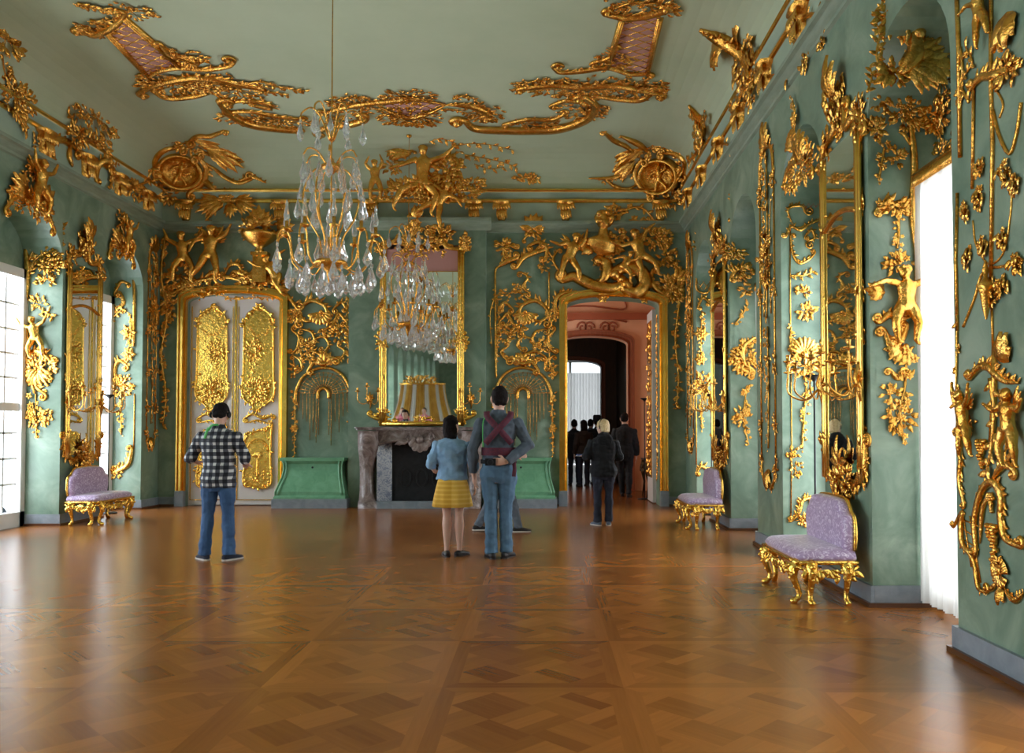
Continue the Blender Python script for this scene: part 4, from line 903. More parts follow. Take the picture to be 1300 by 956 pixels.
# ---- fireplace
def fireplace():
    Yc = YB - CBD; x0, x1 = -3.44, -1.10; c = (x0 + x1) / 2; top = 1.49
    t = thing('fireplace', 'grey brown marble fireplace with serpentine lintel and dark firebox', 'fireplace', (c, Yc, 0))
    for sg in (-1, 1):   # curved console jambs
        rows = []
        for z, wd, dp in ((0, .34, .34), (.12, .34, .34), (.13, .29, .28), (.3, .24, .22), (.6, .23, .2), (.85, .26, .24), (1.05, .33, .34), (1.2, .36, .40), (1.36, .34, .38), (1.42, .36, .4)):
            xo = sg * 1.12; xi = sg * (1.12 - wd); rows.append([(xo, 0, z), (xo, -dp, z), (xo - sg * wd * .5, -dp - .03, z), (xi, -dp, z), (xi, 0, z)])
        mb = MB(); mb.grid(rows); mb.tube([(sg * 1.0, -.22 - .14 * sin(max(0, z - .8) * 2.4), z) for z in [.15 + .12 * i for i in range(10)]], [.05, .06, .06, .055, .05, .05, .06, .08, .09, .08], 8); mb.build('jamb', 'marble', t)
    n = 30; mb = MB(); low = [(x, 1.13 + .10 * abs(sin(pi * (x + .82) / .82)) ** .7 - (.06 if abs(x) < .14 else 0)) for x in [-.82 + 1.64 * i / n for i in range(n + 1)]]
    for d0 in (.26,): mb.prism(low + [(.82, 1.44), (-.82, 1.44)], -d0, -.0, 'xz')
    mb.build('lintel', 'marble', t, smooth=False)
    mb = MB(); mb.tube([(p[0], -.27, p[1] + .01) for p in low], .03, 6); mb.build('lintel_moulding', 'marble', t)
    q = MB(); Orn.shellfan(q, 0, 0, -pi / 2, .22, 7, 4.2, .0); q.ball((0, .02, .05), .07, 8, 6)
    for sg in (-1, 1):
        q.tube([(sg * (.2 + .05 * cos(a) * (1 - a / 9)), .05 + .09 * sin(a) * (1 - a / 9), .03) for a in [i * .4 for i in range(18)]], .02, 5)
        Orn.leaf(q, sg * .2, .0, radians(90 - sg * 100), .28, .06)
    o = q.build('carved_shell', 'marble', t, fix=False); o.matrix_local = frame_m((0, -.27, 1.24), (1, 0, 0), (0, 0, 1))
    mb = MB(); pr = [(-1.16, 0), (-1.16, -.36), (-1.08, -.42), (-.75, -.40), (-.4, -.33), (0, -.38), (.4, -.33), (.75, -.40), (1.08, -.42), (1.16, -.36), (1.16, 0)]
    pr = [(p.x, p.y) for p in smoothpath(pr, 3)]
    mb.prism(pr, 1.435, 1.465, 'xy'); mb.prism([(a * 1.02, b * 1.06) for a, b in pr], 1.465, top, 'xy'); mb.build('mantel_shelf', 'marble', t, smooth=False)
    mb = MB(); mb.box((-.8, -.015, .0), (.8, -.002, 1.3)); mb.box((-.8, -.30, 0), (.8, -.0, .025)); mb.build('firebox', 'soot', t, smooth=False)
    for sg in (-1, 1):
        mb = MB(); rows = [[(sg * .80, -.24, z), (sg * .56, -.03, z)] for z in (.1, .5, .9, 1.22)]; mb.grid(rows); mb.build('tiled_cheek', 'tile', t, smooth=False)
    mb = MB(); mb.box((-.80, -.34, 0), (.80, -.22, .13)); mb.build('hearth_kerb', 'plinth', t, smooth=False)
    mb = MB(); mb.box((-.5, -.03, .12), (.5, -.016, 1.0))
    for x in (-.3, 0, .3): mb.tube([(x + .1 * cos(a), -.035, .55 + .16 * sin(a)) for a in [pi * i / 6 for i in range(13)]], .02, 5)
    mb.build('cast_fireback', 'soot', t, smooth=False)
fireplace()
# ---- green consoles either side of the chimney
def console(label, c, hw):
    t = thing('stone_console', label, 'console', (c, YB, 0), 0, 'green scagliola consoles by the chimney')
    mb = MB(); mb.box((-hw - .03, -.50, 0), (hw + .03, -.035, .17)); mb.build('plinth', 'plinth', t, smooth=False)
    prof = [(.17, 1.0, .48), (.20, 1.0, .48), (.24, .97, .45), (.30, .97, .45), (.42, .92, .38), (.55, .86, .30), (.68, .83, .25), (.80, .83, .24), (.86, .86, .27)]
    rows = [[(-hw * w, -.035, z), (-hw * w, -d, z), (hw * w, -d, z), (hw * w, -.035, z)] for z, w, d in prof]
    mb = MB(); mb.grid(rows); mb.build('body', 'bench_green', t, smooth=False)
    mb = MB(); mb.box((-hw * .9, -.31, .86), (hw * .9, -.01, .92)); mb.build('top_slab', 'bench_green', t, smooth=False)
    for sg in (-1, 1):
        mb = MB(); mb.tube([(sg * hw * (w - .09), -d - .005, z) for z, w, d in prof[2:]], .022, 6); mb.tube([(sg * hw * (w - .01), -d - .005, z) for z, w, d in prof[2:]], .016, 6); mb.build('side_moulding', 'bench_green', t)
    mb = MB(); mb.lathe([(.001, -.03), (.018, -.028), (.02, -.01), (.012, 0)], 10, (0, -.26, .74), 'y'); mb.build('knob', 'dark_metal', t)
console('green scagliola console between the closed white door and the fireplace', -4.30, .66)
console('green scagliola console beside the open door, behind the tall man', -.42, .64)
# ---- upholstered benches
def bench(label, loc, rz):
    """length along local x, back at +y (wall), front at -y"""
    t = thing('banquette', label, 'bench', loc, rz, 'lavender damask banquettes under the pier mirrors')
    t.scale = (1, 1, .88); hl, dp = .535, .49
    mb = MB(); rows = []
    for z, e in ((.405, .03), (.41, .0), (.44, -.015), (.47, 0), (.50, .03), (.515, .09), (.52, .2)):
        m_, q = hl - e, dp - e; pts = [(-m_, -.02), (-m_, -q + .08), (-m_ + .02, -q + .02), (-m_ + .09, -q), (0, -q - .02 * (e < .1)), (m_ - .09, -q), (m_ - .02, -q + .02), (m_, -q + .08), (m_, -.02)]
        rows.append([(x, y, z + .012 * (1 - abs(x) / hl)) for x, y in pts])
    mb.grid(rows); o = len(mb.v); mb.f.append(tuple(range(o - 9, o))); mb.f.append(tuple(range(0, 9))); mb.build('seat', 'lavender', t)
    out = [(x * .89, z) for x, z in [(-.56, .50), (-.585, .62), (-.58, .76), (-.545, .83), (-.49, .85), (-.44, .91), (-.36, .965), (-.15, .98), (.15, .98), (.36, .965), (.44, .91), (.49, .85), (.545, .83), (.58, .76), (.585, .62), (.56, .50)]]
    P = smoothpath(out, 3); mb = MB(); rows = []
    for y, e in ((-.02, .0), (-.06, .0), (-.085, .02), (-.10, .06), (-.105, .16)): rows.append([(p.x * (1 - e * .9), y - .02 * (p.y - .5), .5 + (p.y - .5) * (1 - e)) for p in P])
    mb.grid(rows); mb.f.append(tuple(range(len(P)))[::-1]); o = len(mb.v); mb.f.append(tuple(range(o - len(P), o))); bk = mb.build('backrest', 'lavender', t)
    mb = MB(); mb.tube([(p.x * 1.005, -.015, p.y) for p in P], .018, 6); mb.build('back_frame', 'gold_bright', bk)
    # carved apron
    mb = MB()
    for a, b, ang in (((-hl, -dp, .37), (hl, -dp, .37), 0),):
        mb.tube([(x, -dp - .01, .395) for x in (-hl, -.3, 0, .3, hl)], .022, 6)
        mb.tube([(-hl + 2 * hl * i / 30, -dp, .355 - .05 * abs(sin(pi * i / 15)) - (.05 if 12 < i < 18 else 0)) for i in range(31)], .018, 6)
    for sg in (-1, 1):
        mb.tube([(sg * hl, -dp + dp * i / 8, .395) for i in range(9)], .022, 6); mb.tube([(sg * hl, -dp + dp * i / 14, .36 - .06 * abs(sin(pi * i / 7)) - (.04 if 5 < i < 9 else 0)) for i in range(15)], .017, 6)
    ap = mb.build('apron', 'gold_bright', t)
    q = MB()
    for i in range(26): Orn.leaf(q, -.46 + .92 * i / 25, R.uniform(.29, .36), R.uniform(-2.6, -.5), .09, .03, .5, .01, 4)
    Orn.shellfan(q, 0, .34, -pi / 2, .10, 5, 3, .015)
    for sg in (-1, 1): q.tube([(sg * (.28 + .05 * cos(a) * (1 - a / 8)), .32 + .05 * sin(a) * (1 - a / 8), .02) for a in [i * .45 for i in range(15)]], .012, 5)
    o = q.build('apron_carving', 'gold_bright', ap, fix=False); o.matrix_local = frame_m((0, -dp - .012, 0), (1, 0, 0), (0, 0, 1))
    for sg in (-1, 1):
        q = MB()
        for i in range(16): Orn.leaf(q, -.21 + .42 * i / 15, R.uniform(.28, .36), R.uniform(-2.6, -.5), .09, .03, .5, .01, 4)
        Orn.shellfan(q, 0, .34, -pi / 2, .08, 5, 3, .015)
        o = q.build('apron_carving', 'gold_bright', ap, fix=False); o.matrix_local = frame_m((sg * (hl + .012), -dp / 2, 0), (0, sg, 0), (0, 0, 1))
    def leg(x, y, dx, dy):
        mb = MB(); pr = [(.40, -.02, .055), (.36, .02, .06), (.31, .045, .05), (.24, .04, .036), (.16, .012, .028), (.09, -.01, .025), (.05, .0, .027), (.02, .035, .032), (.0, .05, .024)]
        mb.tube([(x + dx * e, y + dy * e, z) for z, e, r in pr], [r * .95 for z, e, r in pr], 8); mb.ball((x + dx * .045, y + dy * .045, .022), .03, 8, 5)
        for z, e, r in pr[1:5]: mb.ball((x + dx * (e + r * .8), y + dy * (e + r * .8), z), r * .45, 6, 4)
        mb.build('leg', 'gold_bright', t)
    for sg in (-1, 1):
        leg(sg * (hl - .09), -dp + .02, 0, -1); leg(sg * (hl - .02), -dp + .10, sg, 0); leg(sg * (hl - .03), -.09, sg, 0)
    return t
bench('near lavender damask banquette with gilded legs beside the big pier mirror', (XR - .10, 7.40, 0), radians(-90))
bench('lavender damask banquette near the open door, under the farther pier mirror', (XR - .10, 12.50, 0), radians(-90))
bench('pinkish damask banquette with gilded legs under the mirror on the window wall opposite', (XL + .10, 13.02, 0), radians(90))
# ---- chandelier
def drop(mb, c, L, r, n=6):
    """faceted pendant hanging from c"""
    mb.lathe([(.001, 0), (r * .28, -L * .06), (r * .30, -L * .16), (r * .10, -L * .22), (r * .5, -L * .42), (r, -L * .70), (r * .78, -L * .86), (.001, -L)], n, c)
def chandelier(label, loc):
    """hangs on a rod from the ceiling; local z = 0 at the lowest ball"""
    t = thing('chandelier', label, 'chandelier', loc, 0, 'crystal chandeliers along the middle of the gallery'); H = 2.13; zc = ZCEIL - loc[2]
    mb = MB(); mb.tube([(0, 0, .05), (0, 0, 1.3), (0, 0, zc)], [.014, .009, .006], 8); mb.lathe([(.001, zc), (.05, zc - .0), (.045, zc - .03), (.012, zc - .05)], 14); mb.build('rod', 'gold', t)
    mb = MB(); mb.lathe([(.012, 1.50), (.05, 1.46), (.11, 1.44), (.12, 1.41), (.06, 1.38), (.02, 1.34)], 16); mb.build('hub', 'gold', t)
    mb = MB(); mb.lathe([(.015, .42), (.09, .40), (.17, .36), (.19, .33), (.12, .30), (.05, .24), (.03, .14), (.015, .10)], 18); mb.build('bowl', 'gold', t)
    mb = MB(); mb.ball((0, 0, .05), .052, 14, 10); mb.build('ball', 'crystal', t)
    P3 = lambda r, a, z: V3((r * cos(a), r * sin(a), z))
    nd_ = [0]
    def pend(p, L, r):
        if nd_[0] >= 100: return
        nd_[0] += 1; mb = MB(); drop(mb, p, L * 1.12, r * 1.3); mb.build('crystal_drop', 'crystal', t, smooth=False)
    for i in range(6):      # crown
        a = 2 * pi * i / 6 + .2
        P = smoothpath([P3(.02, a, 1.72), P3(.12, a, 1.98), P3(.22, a, 2.08), P3(.32, a, 2.02), P3(.34, a, 1.95)], 5); mb = MB(); mb.tube(P, [.010] * len(P), 5); mb.build('crown_arm', 'gold', t)
        pend(P[-1], .24, .034); pend(P3(.18, a + .5, 1.98), .20, .028)
        P = smoothpath([P3(.04, a + .5, 1.42), P3(.16, a + .5, 1.56), P3(.27, a + .5, 1.58), P3(.33, a + .5, 1.5)], 5); mb = MB(); mb.tube(P, [.010] * len(P), 5); mb.build('upper_arm', 'gold', t)
        pend(P[-1], .27, .036); pend(P3(.24, a, 1.50), .30, .036); pend(P3(.33, a + .95, 1.28), .22, .03)
        # cage bar
        P = smoothpath([P3(.06, a, 1.42), P3(.2, a, 1.36), P3(.30, a, 1.12), P3(.26, a, .86), P3(.13, a, .62), P3(.10, a, .40)], 6); mb = MB(); mb.tube(P, [.011] * len(P), 6); mb.build('cage_bar', 'gold', t)
        pend(P3(.36, a, 1.10), .26, .036); pend(P3(.20, a + .5, .98), .24, .034); pend(P3(.14, a + .25, .62), .26, .04)
    for i in range(10):     # candle arms
        a = 2 * pi * i / 10
        P = smoothpath([P3(.14, a, .34), P3(.28, a, .24), P3(.42, a, .34), P3(.46, a, .56), P3(.52, a, .66), P3(.585, a, .60), P3(.60, a, .50)], 5); mb = MB(); mb.tube(P, [.010] * len(P), 6); mb.build('candle_arm', 'gold', t)
        mb = MB(); mb.lathe([(.008, .62), (.05, .64), (.055, .66), (.02, .67), (.022, .74), (.001, .74)], 10, P3(.50, a, 0)); mb.build('candle_cup', 'gold', t)
        mb = MB(); mb.lathe([(.001, 0), (.03, .02), (.034, .07), (.014, .16), (.018, .19), (.001, .25)], 6, P3(.50, a, .74)); mb.build('crystal_spire', 'crystal', t, smooth=False)
        pend(P3(.60, a, .50), .25, .042); pend(P3(.46, a, .34), .27, .044); pend(P3(.33, a + .3, .27), .26, .042)
        if i % 2: pend(P3(.18, a, .22), .20, .036)
    for i in range(5): pend(P3(.10, i * 1.26, .20), .18, .032)
    return t
ch = chandelier('crystal chandelier nearest the camera, hanging before the gallery centre', (-2.38, 9.2, 2.97))
c2 = copy_tree(ch, 'crystal chandelier hanging close in front of the fireplace mirror'); c2.location = (-2.40, 14.62, 2.97)
# ---- branched wall sconces
def sconce(name, label, mw, group, n=3, s=1.0):
    t = thing(name, label, 'sconce', mw=mw, group=group); mb = MB()
    mb.tube([(0, -.22 * s, .01), (.02, -.1, .03), (-.01, 0, .05), (0, .12 * s, .03)], [.01, .025, .03, .012], 7)
    for i in range(7): Orn.leaf(mb, 0, .0, radians(90 + (i - 3) * 50), .10 * s, .026, .6, .02)
    mb.build('bracket', 'gold', t)
    for i in range(n):
        a = (i - (n - 1) / 2); x = a * .20 * s; z = .30 * s - abs(a) * .07; y = .10 * s + .09 * (i % 2)
        P = smoothpath([(0, -.04, .05), (x * .5, -.13 * s, z * .55), (x * .95, -.07 * s, z), (x, y * .5, z), (x, y, z)], 5); mb = MB(); mb.tube(P, .0085, 5); mb.build('arm', 'gold', t)
        mb = MB(); mb.lathe([(.006, 0), (.045, .012), (.05, .022), (.016, .03), (.02, .075), (.026, .08), (.001, .08)], 10, (x, y, z), 'y'); mb.build('candle_cup', 'gold', t)
    return t
# ---- pier mirrors
def pier_mirror(label, fr, O, w, tilt=0):
    """O: wall point at floor level under the middle; w: frame width"""
    q = Orn('pier_mirror', label, 'mirror', fr, O, 'tall gilded pier mirrors', px=False); h = w / 2
    mb = MB(); mb.box((-h + .06, 1.05, .03), (h - .06, 4.02, .036)); q.part(mb, 'mirror_glass', 'mirror', smooth=False, fix=True)
    for sg in (-1, 1):
        mb = MB(); x = sg * (h - .05)
        for e, r in ((0, .026), (.04 * sg, .018), (-.04 * sg, .018)): mb.tube([(x + e, 1.0 + 3.0 * i / 8, .04) for i in range(9)], r, 6, ref=(0, 0, 1))
        for z in (1.35, 2.2, 2.6, 3.3, 3.9): q.blob((x, z, 0), .05, .14, 12, .11, .1, mb=mb, local=True, z=.06, ang=pi / 2)
        q.part(mb, 'frame_side', 'gold_frame')
    mb = MB(); mb.tube([(-h * .9 + w * .9 * i / 12, 3.30 + .10 * sin(pi * i / 12), .04) for i in range(13)], .025, 6, ref=(0, 0, 1)); q.scroll([(-h * .7, 3.42), (-.1, 3.5), (.05, 3.62)], .03, (.05, -1), (.06, -1), .08, mb=mb, local=True); q.scroll([(h * .7, 3.42), (.1, 3.5), (0, 3.7)], .03, (.05, 1), (.06, 1), -.08, mb=mb, local=True); q.part(mb, 'inner_head')
    mb = MB(); q.scroll([(-h, 3.95), (-h * .8, 4.15), (-h * .3, 4.2), (-.05, 4.4)], .05, (.06, -1), (.07, 1), .14, mb=mb, local=True); q.scroll([(h, 3.95), (h * .8, 4.15), (h * .3, 4.12), (.1, 4.3)], .05, (.06, 1), (.07, -1), -.14, mb=mb, local=True)
    q.blob((-.04, 4.35, 0), .15, .25, 40, .16, .2, mb=mb, local=True, z=.14, ang=pi / 2); q.blob((-h * .8, 4.1, 0), .08, .16, 16, .12, .1, mb=mb, local=True, z=.1); q.blob((h * .85, 4.1, 0), .08, .18, 18, .12, .1, mb=mb, local=True, z=.1)
    q.spray((-.03, 4.45, 0), radians(88), 7, .36, 1.0, .2, mb=mb, local=True, z0=.08); q.part(mb, 'crest')
    mb = MB(); q.scroll([(-h, 1.35), (-h * .95, 1.1), (-h * .5, .98), (-.1, 1.05)], .045, (.06, 1), (.06, 1), -.13, mb=mb, local=True); q.scroll([(h, 1.35), (h * .95, 1.1), (h * .5, .98), (.1, 1.05)], .045, (.06, -1), (.06, -1), .13, mb=mb, local=True)
    q.blob((0, 1.0, 0), .3, .12, 46, .13, .2, mb=mb, local=True, z=.12); q.blob((0, .9, 0), .12, .1, 18, .13, .2, mb=mb, local=True, z=.1, ang=-pi / 2); q.blob((-h * .9, 1.2, 0), .08, .18, 16, .11, .1, mb=mb, local=True); q.blob((h * .9, 1.2, 0), .08, .18, 16, .11, .1, mb=mb, local=True)
    q.spray((0, 1.12, 0), radians(90), 5, .26, 2.2, .16, mb=mb, local=True, z0=.05); q.part(mb, 'base_carving')
    return q
pm = [('tall gilded pier mirror above the near lavender banquette', F_right(), (XR, 7.385, 0), .98, 'near'), ('tall gilded pier mirror above the lavender banquette by the open door', F_right(), (XR, 12.56, 0), 1.0, 'far'), ('tall gilded pier mirror on the window wall behind the pinkish banquette', F_left(), (XL, 13.06, 0), .98, 'opposite')]
for lab, fr, O, w, which in pm:
    q = pier_mirror(lab, fr, O, w)
    for sg, side in ((-1, 'far' if which != 'opposite' else 'near'), (1, 'near' if which != 'opposite' else 'far')):
        sconce('candle_sconce', 'gilded branched sconce on the %s edge of the %s pier mirror' % (side, {'near': 'nearest', 'far': 'farther right', 'opposite': 'left wall'}[which]), q.mw @ Matrix.Translation((sg * (w / 2 - .02), 1.88, .03)), 'branched sconces on the mirrors', 4, 1.15)
# ---- chimney mirror, tilted slightly forward
def chimney_mirror():
    Y = YB - CBD - .03; q = Orn('chimney_mirror', 'large gilded mirror standing over the fireplace', 'mirror', F_back(Y), (535, 541), px=True)
    a, b = q.m2((486, 541)), q.m2((585, 541)); l, r = a.x, b.x; top = q.m2((535, 346)).y; tp = q.m2((535, 318)).y
    g = MB(); g.box((l + .06, .06, .0), (r - .06, top, .006)); gl = q.part(g, 'mirror_glass', 'mirror', smooth=False, fix=True); gl.matrix_local = Matrix.Translation((0, 0, .005)) @ Matrix.Rotation(radians(1.02), 4, 'X')
    g = MB(); g.box((l + .02, .02, -.03), (r - .02, tp + .1, -.025)); q.part(g, 'backboard', 'lattice_pink', smooth=False, fix=True)
    g = MB(); g.box((l + .05, top, .02), (r - .05, tp + .02, .035)); q.part(g, 'pink_head_panel', 'lattice_pink', smooth=False, fix=True)
    ql = MB(); q.blob(((l + r) / 2, tp - .05, 0), .5, .08, 30, .12, .3, mb=ql, local=True, z=.08); q.vine([(l + .1, top + .1), ((l + r) / 2, top + .2), (r - .1, top + .1)], .012, .09, 2, .2, mb=ql, local=True); q.part(ql, 'head_relief')
    for x in (l, r):
        mb = MB()
        for e, t in ((0, .035), (.045, .022), (-.045, .022)): mb.tube([(x + e, tp * i / 8, .04) for i in range(9)], t, 6, ref=(0, 0, 1))
        for z in (.35, .9, 1.45, 1.95, tp): q.blob((x, z, 0), .05, .13, 12, .11, .1, mb=mb, local=True, z=.07, ang=pi / 2)
        q.blob((x, 1.6, 0), .10, .2, 30, .12, .2, mb=mb, local=True, z=.1); q.part(mb, 'frame_side', 'gold_bright')
    mb = MB(); mb.tube([(l, .045, .04), ((l + r) / 2, .045, .04), (r, .045, .04)], .045, 6, ref=(0, 0, 1)); mb.tube([(l, top, .04), (r, top, .04)], .02, 6, ref=(0, 0, 1)); q.blob(((l + r) / 2, .1, 0), .2, .06, 20, .1, .2, mb=mb, local=True, z=.08)
    for sg, x in ((1, l), (-1, r)):
        q.part(mb, 'frame_rail' if sg > 0 else 'frame_foot', 'gold_bright'); mb = MB()
        q.scroll([(x - sg * .25, .2), (x - sg * .05, .12), (x + sg * .2, .05)], .04, (.05, -sg), (.05, sg), sg * .1, mb=mb, local=True); q.blob((x, .2, 0), .12, .14, 20, .1, .2, mb=mb, local=True)
    q.part(mb, 'frame_foot', 'gold_bright')
    mb = MB(); c = (l + r) / 2; z = tp
    q.scroll([(l, z), (l + .25, z + .2), (c - .3, z + .12), (c - .1, z + .5)], .05, (.08, -1), (.08, 1), .15, mb=mb, local=True); q.scroll([(r, z), (r - .25, z + .05), (c + .4, z + .15), (c + .28, z + .45), (c + .1, z + .4)], .055, (.08, 1), (.08, 1), -.16, mb=mb, local=True)
    q.blob((c, z + .1, 0), .5, .12, 50, .14, .2, mb=mb, local=True, z=.12); q.blob((c - .15, z + .45, 0), .14, .26, 36, .16, .1, mb=mb, local=True, z=.15, ang=pi / 2); q.blob((c + .35, z + .32, 0), .2, .14, 26, .16, .05, mb=mb, local=True, z=.12); q.blob((r + .06, z + .1, 0), .1, .2, 22, .14, .2, mb=mb, local=True, z=.1, ang=1.2); q.blob((l - .04, z + .06, 0), .08, .12, 12, .12, .2, mb=mb, local=True, z=.1)
    q.spray((c - .12, z + .6, 0), radians(75), 5, .26, 1.0, .25, mb=mb, local=True, z0=.1); q.part(mb, 'crest')
chimney_mirror()
for px, side in ((470, 'left'), (598, 'right')):
    p = ondepth(px, 505, YB - CBD); sconce('candle_sconce', 'small gilded branched sconce to the %s of the chimney mirror' % side, frame_m(p, (1, 0, 0), (0, 0, 1)), 'sconces beside the chimney mirror', 3, .95)
# ---- thin black uplight stands
def uplight(label, x, y, h, tilt=0):
    t = thing('uplight_stand', label, 'lamp', (x, y, 0), 0, 'thin black uplight stands'); mb = MB(); mb.lathe([(.001, 0), (.15, 0), (.15, .012), (.14, .02), (.02, .026), (.001, .03)], 24); mb.build('base', 'dark_metal', t)
    mb = MB(); mb.tube([(0, 0, .02), (.0, 0, h * .5), (0, 0, h)], .011, 8); mb.build('pole', 'dark_metal', t)
    mb = MB(); mb.lathe([(.012, h - .02), (.03, h), (.085, h + .035), (.09, h + .05), (.08, h + .05), (.02, h + .015)], 18); mb.build('lamp_head', 'dark_metal', t); return t
p = onfloor(144, 652); uplight('thin black uplight stand by the far left window bay', p.x - .1, p.y, 2.0)
p = onfloor(884, 655); uplight('thin black uplight stand in the window bay beside the farther banquette', 2.86, 14.1, 2.0)
uplight('thin black uplight stand in the window bay behind the near banquette', 2.9, 8.85, 1.98)
uplight('dark uplight stand glimpsed through the open door by the salmon wall', 2.10, 17.2, 2.05)
# carved dark side chair by the salmon wall
def side_table():
    t = thing('console_table', 'small dark carved console table glimpsed inside the salmon room', 'table', (2.42, 18.0, 0)); mb = MB(); mb.box((-.25, -.45, .78), (.3, .45, .82)); mb.build('table_top', 'darkwood', t, smooth=False)
    for x, y in ((-.2, -.38), (-.2, .38), (.22, -.38), (.22, .38)):
        mb = MB(); mb.tube([(x, y, .79), (x - .04, y, .6), (x + .02, y, .3), (x - .02, y, 0)], [.04, .045, .025, .02], 7); mb.build('leg', 'bronze', t)
    mb = MB()
    for i in range(30): Orn.leaf(mb, R.uniform(-.4, .4), R.uniform(.6, .75), R.uniform(-2.5, -.6), .12, .04)
    o = mb.build('apron', 'bronze', t, fix=False); o.matrix_local = frame_m((-.25, 0, 0), (0, -1, 0), (0, 0, 1))
side_table()
# ---- sheer curtains in the bays of the window wall with the benches
def curtain(label, a, b):
    n = 90; X = XR + .40
    t = thing('sheer_curtain', label, 'curtain', (X, (a + b) / 2, 0), 0, 'sheer white curtains in the window bays'); hw = (b - a) / 2 - .02
    mb = MB(); mb.grid([[(.035 * sin(i * 1.25) + .014 * sin(i * .5 + z), -hw + 2 * hw * i / n, z) for i in range(n + 1)] for z in (.05, .8, 1.8, 2.8, 3.50)]); mb.build('cloth', 'sheer', t)
    mb = MB(); mb.tube([(-.02, -hw, 3.52), (-.02, hw, 3.52)], .02, 8); mb.build('rod', 'gold', t)
    mb = MB()
    for i in range(60): y = -hw + 2 * hw * (i + .5) / 60; mb.tube([(-.045, y, 3.53), (-.05, y, 3.44)], [.012, .007], 5)
    mb.tube([(-.04, -hw, 3.55), (-.04, hw, 3.55)], .014, 6); mb.build('fringe', 'gold', t); return t
for (a, b), lab in zip((RN[-4], RN[-2]), ('sheer white curtain in the nearest bay on the bench side', 'sheer white curtain in the third bay, hidden behind its pier')): curtain(lab, a, b)
# dark bag on the floor at the left edge
def bag():
    p = onfloor(1, 670); t = thing('bag', 'dark bag on the floor by the left window, cut by the picture edge', 'bag', (p.x - .10, p.y, 0)); mb = MB()
    loft(mb, [(0, 0, 0, .13, .12), (0, 0, .05, .17, .15), (0, 0, .2, .17, .14), (0, 0, .29, .12, .1), (0, 0, .33, .05, .04)], 14); link('body', ruffle(remesh(mb, .015, 2), .02, (9, 9, 9)), 'navy_cloth', t)
    mb = MB(); mb.tube([(-.08, 0, .30), (-.05, 0, .40), (.05, 0, .40), (.08, 0, .30)], .012, 6); mb.build('handle', 'black_cloth', t)
bag()
# ------------------------------------------------------------------ gilded ornaments
def over_left_door():
    q = Orn('overdoor_ornament', 'gilded cherubs and flower vase crowning the closed white door', 'ornament', F_back(YB), (296, 380), lift=.02)
    q.scroll([(222, 372), (250, 358), (285, 352), (310, 357)], .05, (.09, -1), (.10, 1), .14); q.scroll([(378, 392), (362, 372), (340, 356), (315, 352), (300, 354)], .05, (.08, 1), (.08, -1), -.14)
    q.scroll([(285, 352), (292, 338), (303, 336), (308, 344)], .045, None, (.05, -1), .12); q.scroll([(262, 352), (272, 346), (284, 350)], .05, (.06, 1), (.06, -1), .1)
    q.figure((270, 326), 1.05, chest=86, la=(200, 250), ra=(25, 60), ll=(-115, -130), rl=(-75, -95), name='cherub', wing=1, z=.12)
    q.figure((237, 330), .95, chest=95, la=(150, 110), ra=(20, 40), ll=(-120, -90), rl=(-60, -100), name='cherub', z=.12)
    q.figure((353, 352), .85, chest=120, la=(170, 150), ra=(60, 30), ll=(-60, -20), rl=(-95, -60), name='cherub', z=.10)
    # pedestal and flower bowl
    c = q.m2((333, 350)); mb = MB(); mb.box((c.x - .13, c.y - .15, 0), (c.x + .13, c.y + .36, .16)); mb.box((c.x - .16, c.y + .36, 0), (c.x + .16, c.y + .42, .19)); q.part(mb, 'pedestal', fix=True, smooth=False)
    c = q.m2((333, 322)); mb = MB(); mb.lathe([(.07, -.02), (.09, .03), (.06, .07), (.16, .14), (.27, .22), (.33, .30), (.35, .34), (.30, .36), (.001, .36)], 20, (c.x, c.y, .14), 'y'); q.part(mb, 'bowl')
    mb = MB(); q.blob((333, 290), .44, .20, 90, .16, .3, mb=mb, z=.22); q.spray((333, 288), pi / 2, 9, .34, 2.4, .3, mb=mb, z0=.15); q.spray((355, 292), .2, 5, .34, 1.2, .3, mb=mb, z0=.1); q.part(mb, 'bowl_flowers')
    q.blob((255, 366), .5, .10, 44, .15, .1, name='leaf_cluster', z=.1); q.blob((335, 360), .5, .10, 44, .15, .1, name='leaf_cluster', z=.1); q.scroll([(300, 345), (316, 350), (326, 346)], .05, (.06, 1), (.05, 1), .12)
    q.blob((228, 350), .22, .22, 30, .16, .1, name='leaf_cluster'); q.blob((215, 385), .14, .30, 34, .15, .2, name='leaf_cluster'); q.blob((374, 398), .12, .2, 20, .13, .2, name='leaf_cluster')
    q.garland([(255, 378), (275, 374), (300, 380), (330, 378), (360, 380)], .09, .07, .7); q.blob((272, 300), .14, .10, 12, .16, .1); q.vine([(250, 355), (235, 362), (222, 378)], .03, .12, 2, .3)
over_left_door()
def palm_left():
    q = Orn('palm_ornament', 'gilded palm fronds hanging over the frieze above the closed door', 'ornament', F_back(YB), (290, 265), lift=.03)
    q.spray((300, 254), radians(-25), 8, .46, 1.1, .14); q.spray((282, 256), radians(200), 8, .50, 1.1, .14); q.spray((292, 258), radians(-75), 6, .34, 1.0, .16); q.spray((290, 252), radians(90), 6, .22, 2.4, .2); q.blob((290, 254), .3, .08, 26, .12, .3)
    q.vine([(284, 262), (268, 275), (256, 292), (252, 300)], .03, .12, 3); q.blob((270, 292), .12, .12, 12, .15, .1)
palm_left()
def corner_strip(label, pts, org, n=60):
    q = Orn('corner_vine', label, 'ornament', F_back(YB), org, lift=.012); mb = MB(); q.vine(pts, .03, .15, 2, .3, mb=mb); q.part(mb, 'vine')
    q.garland(pts, .12, .09, .8); return q
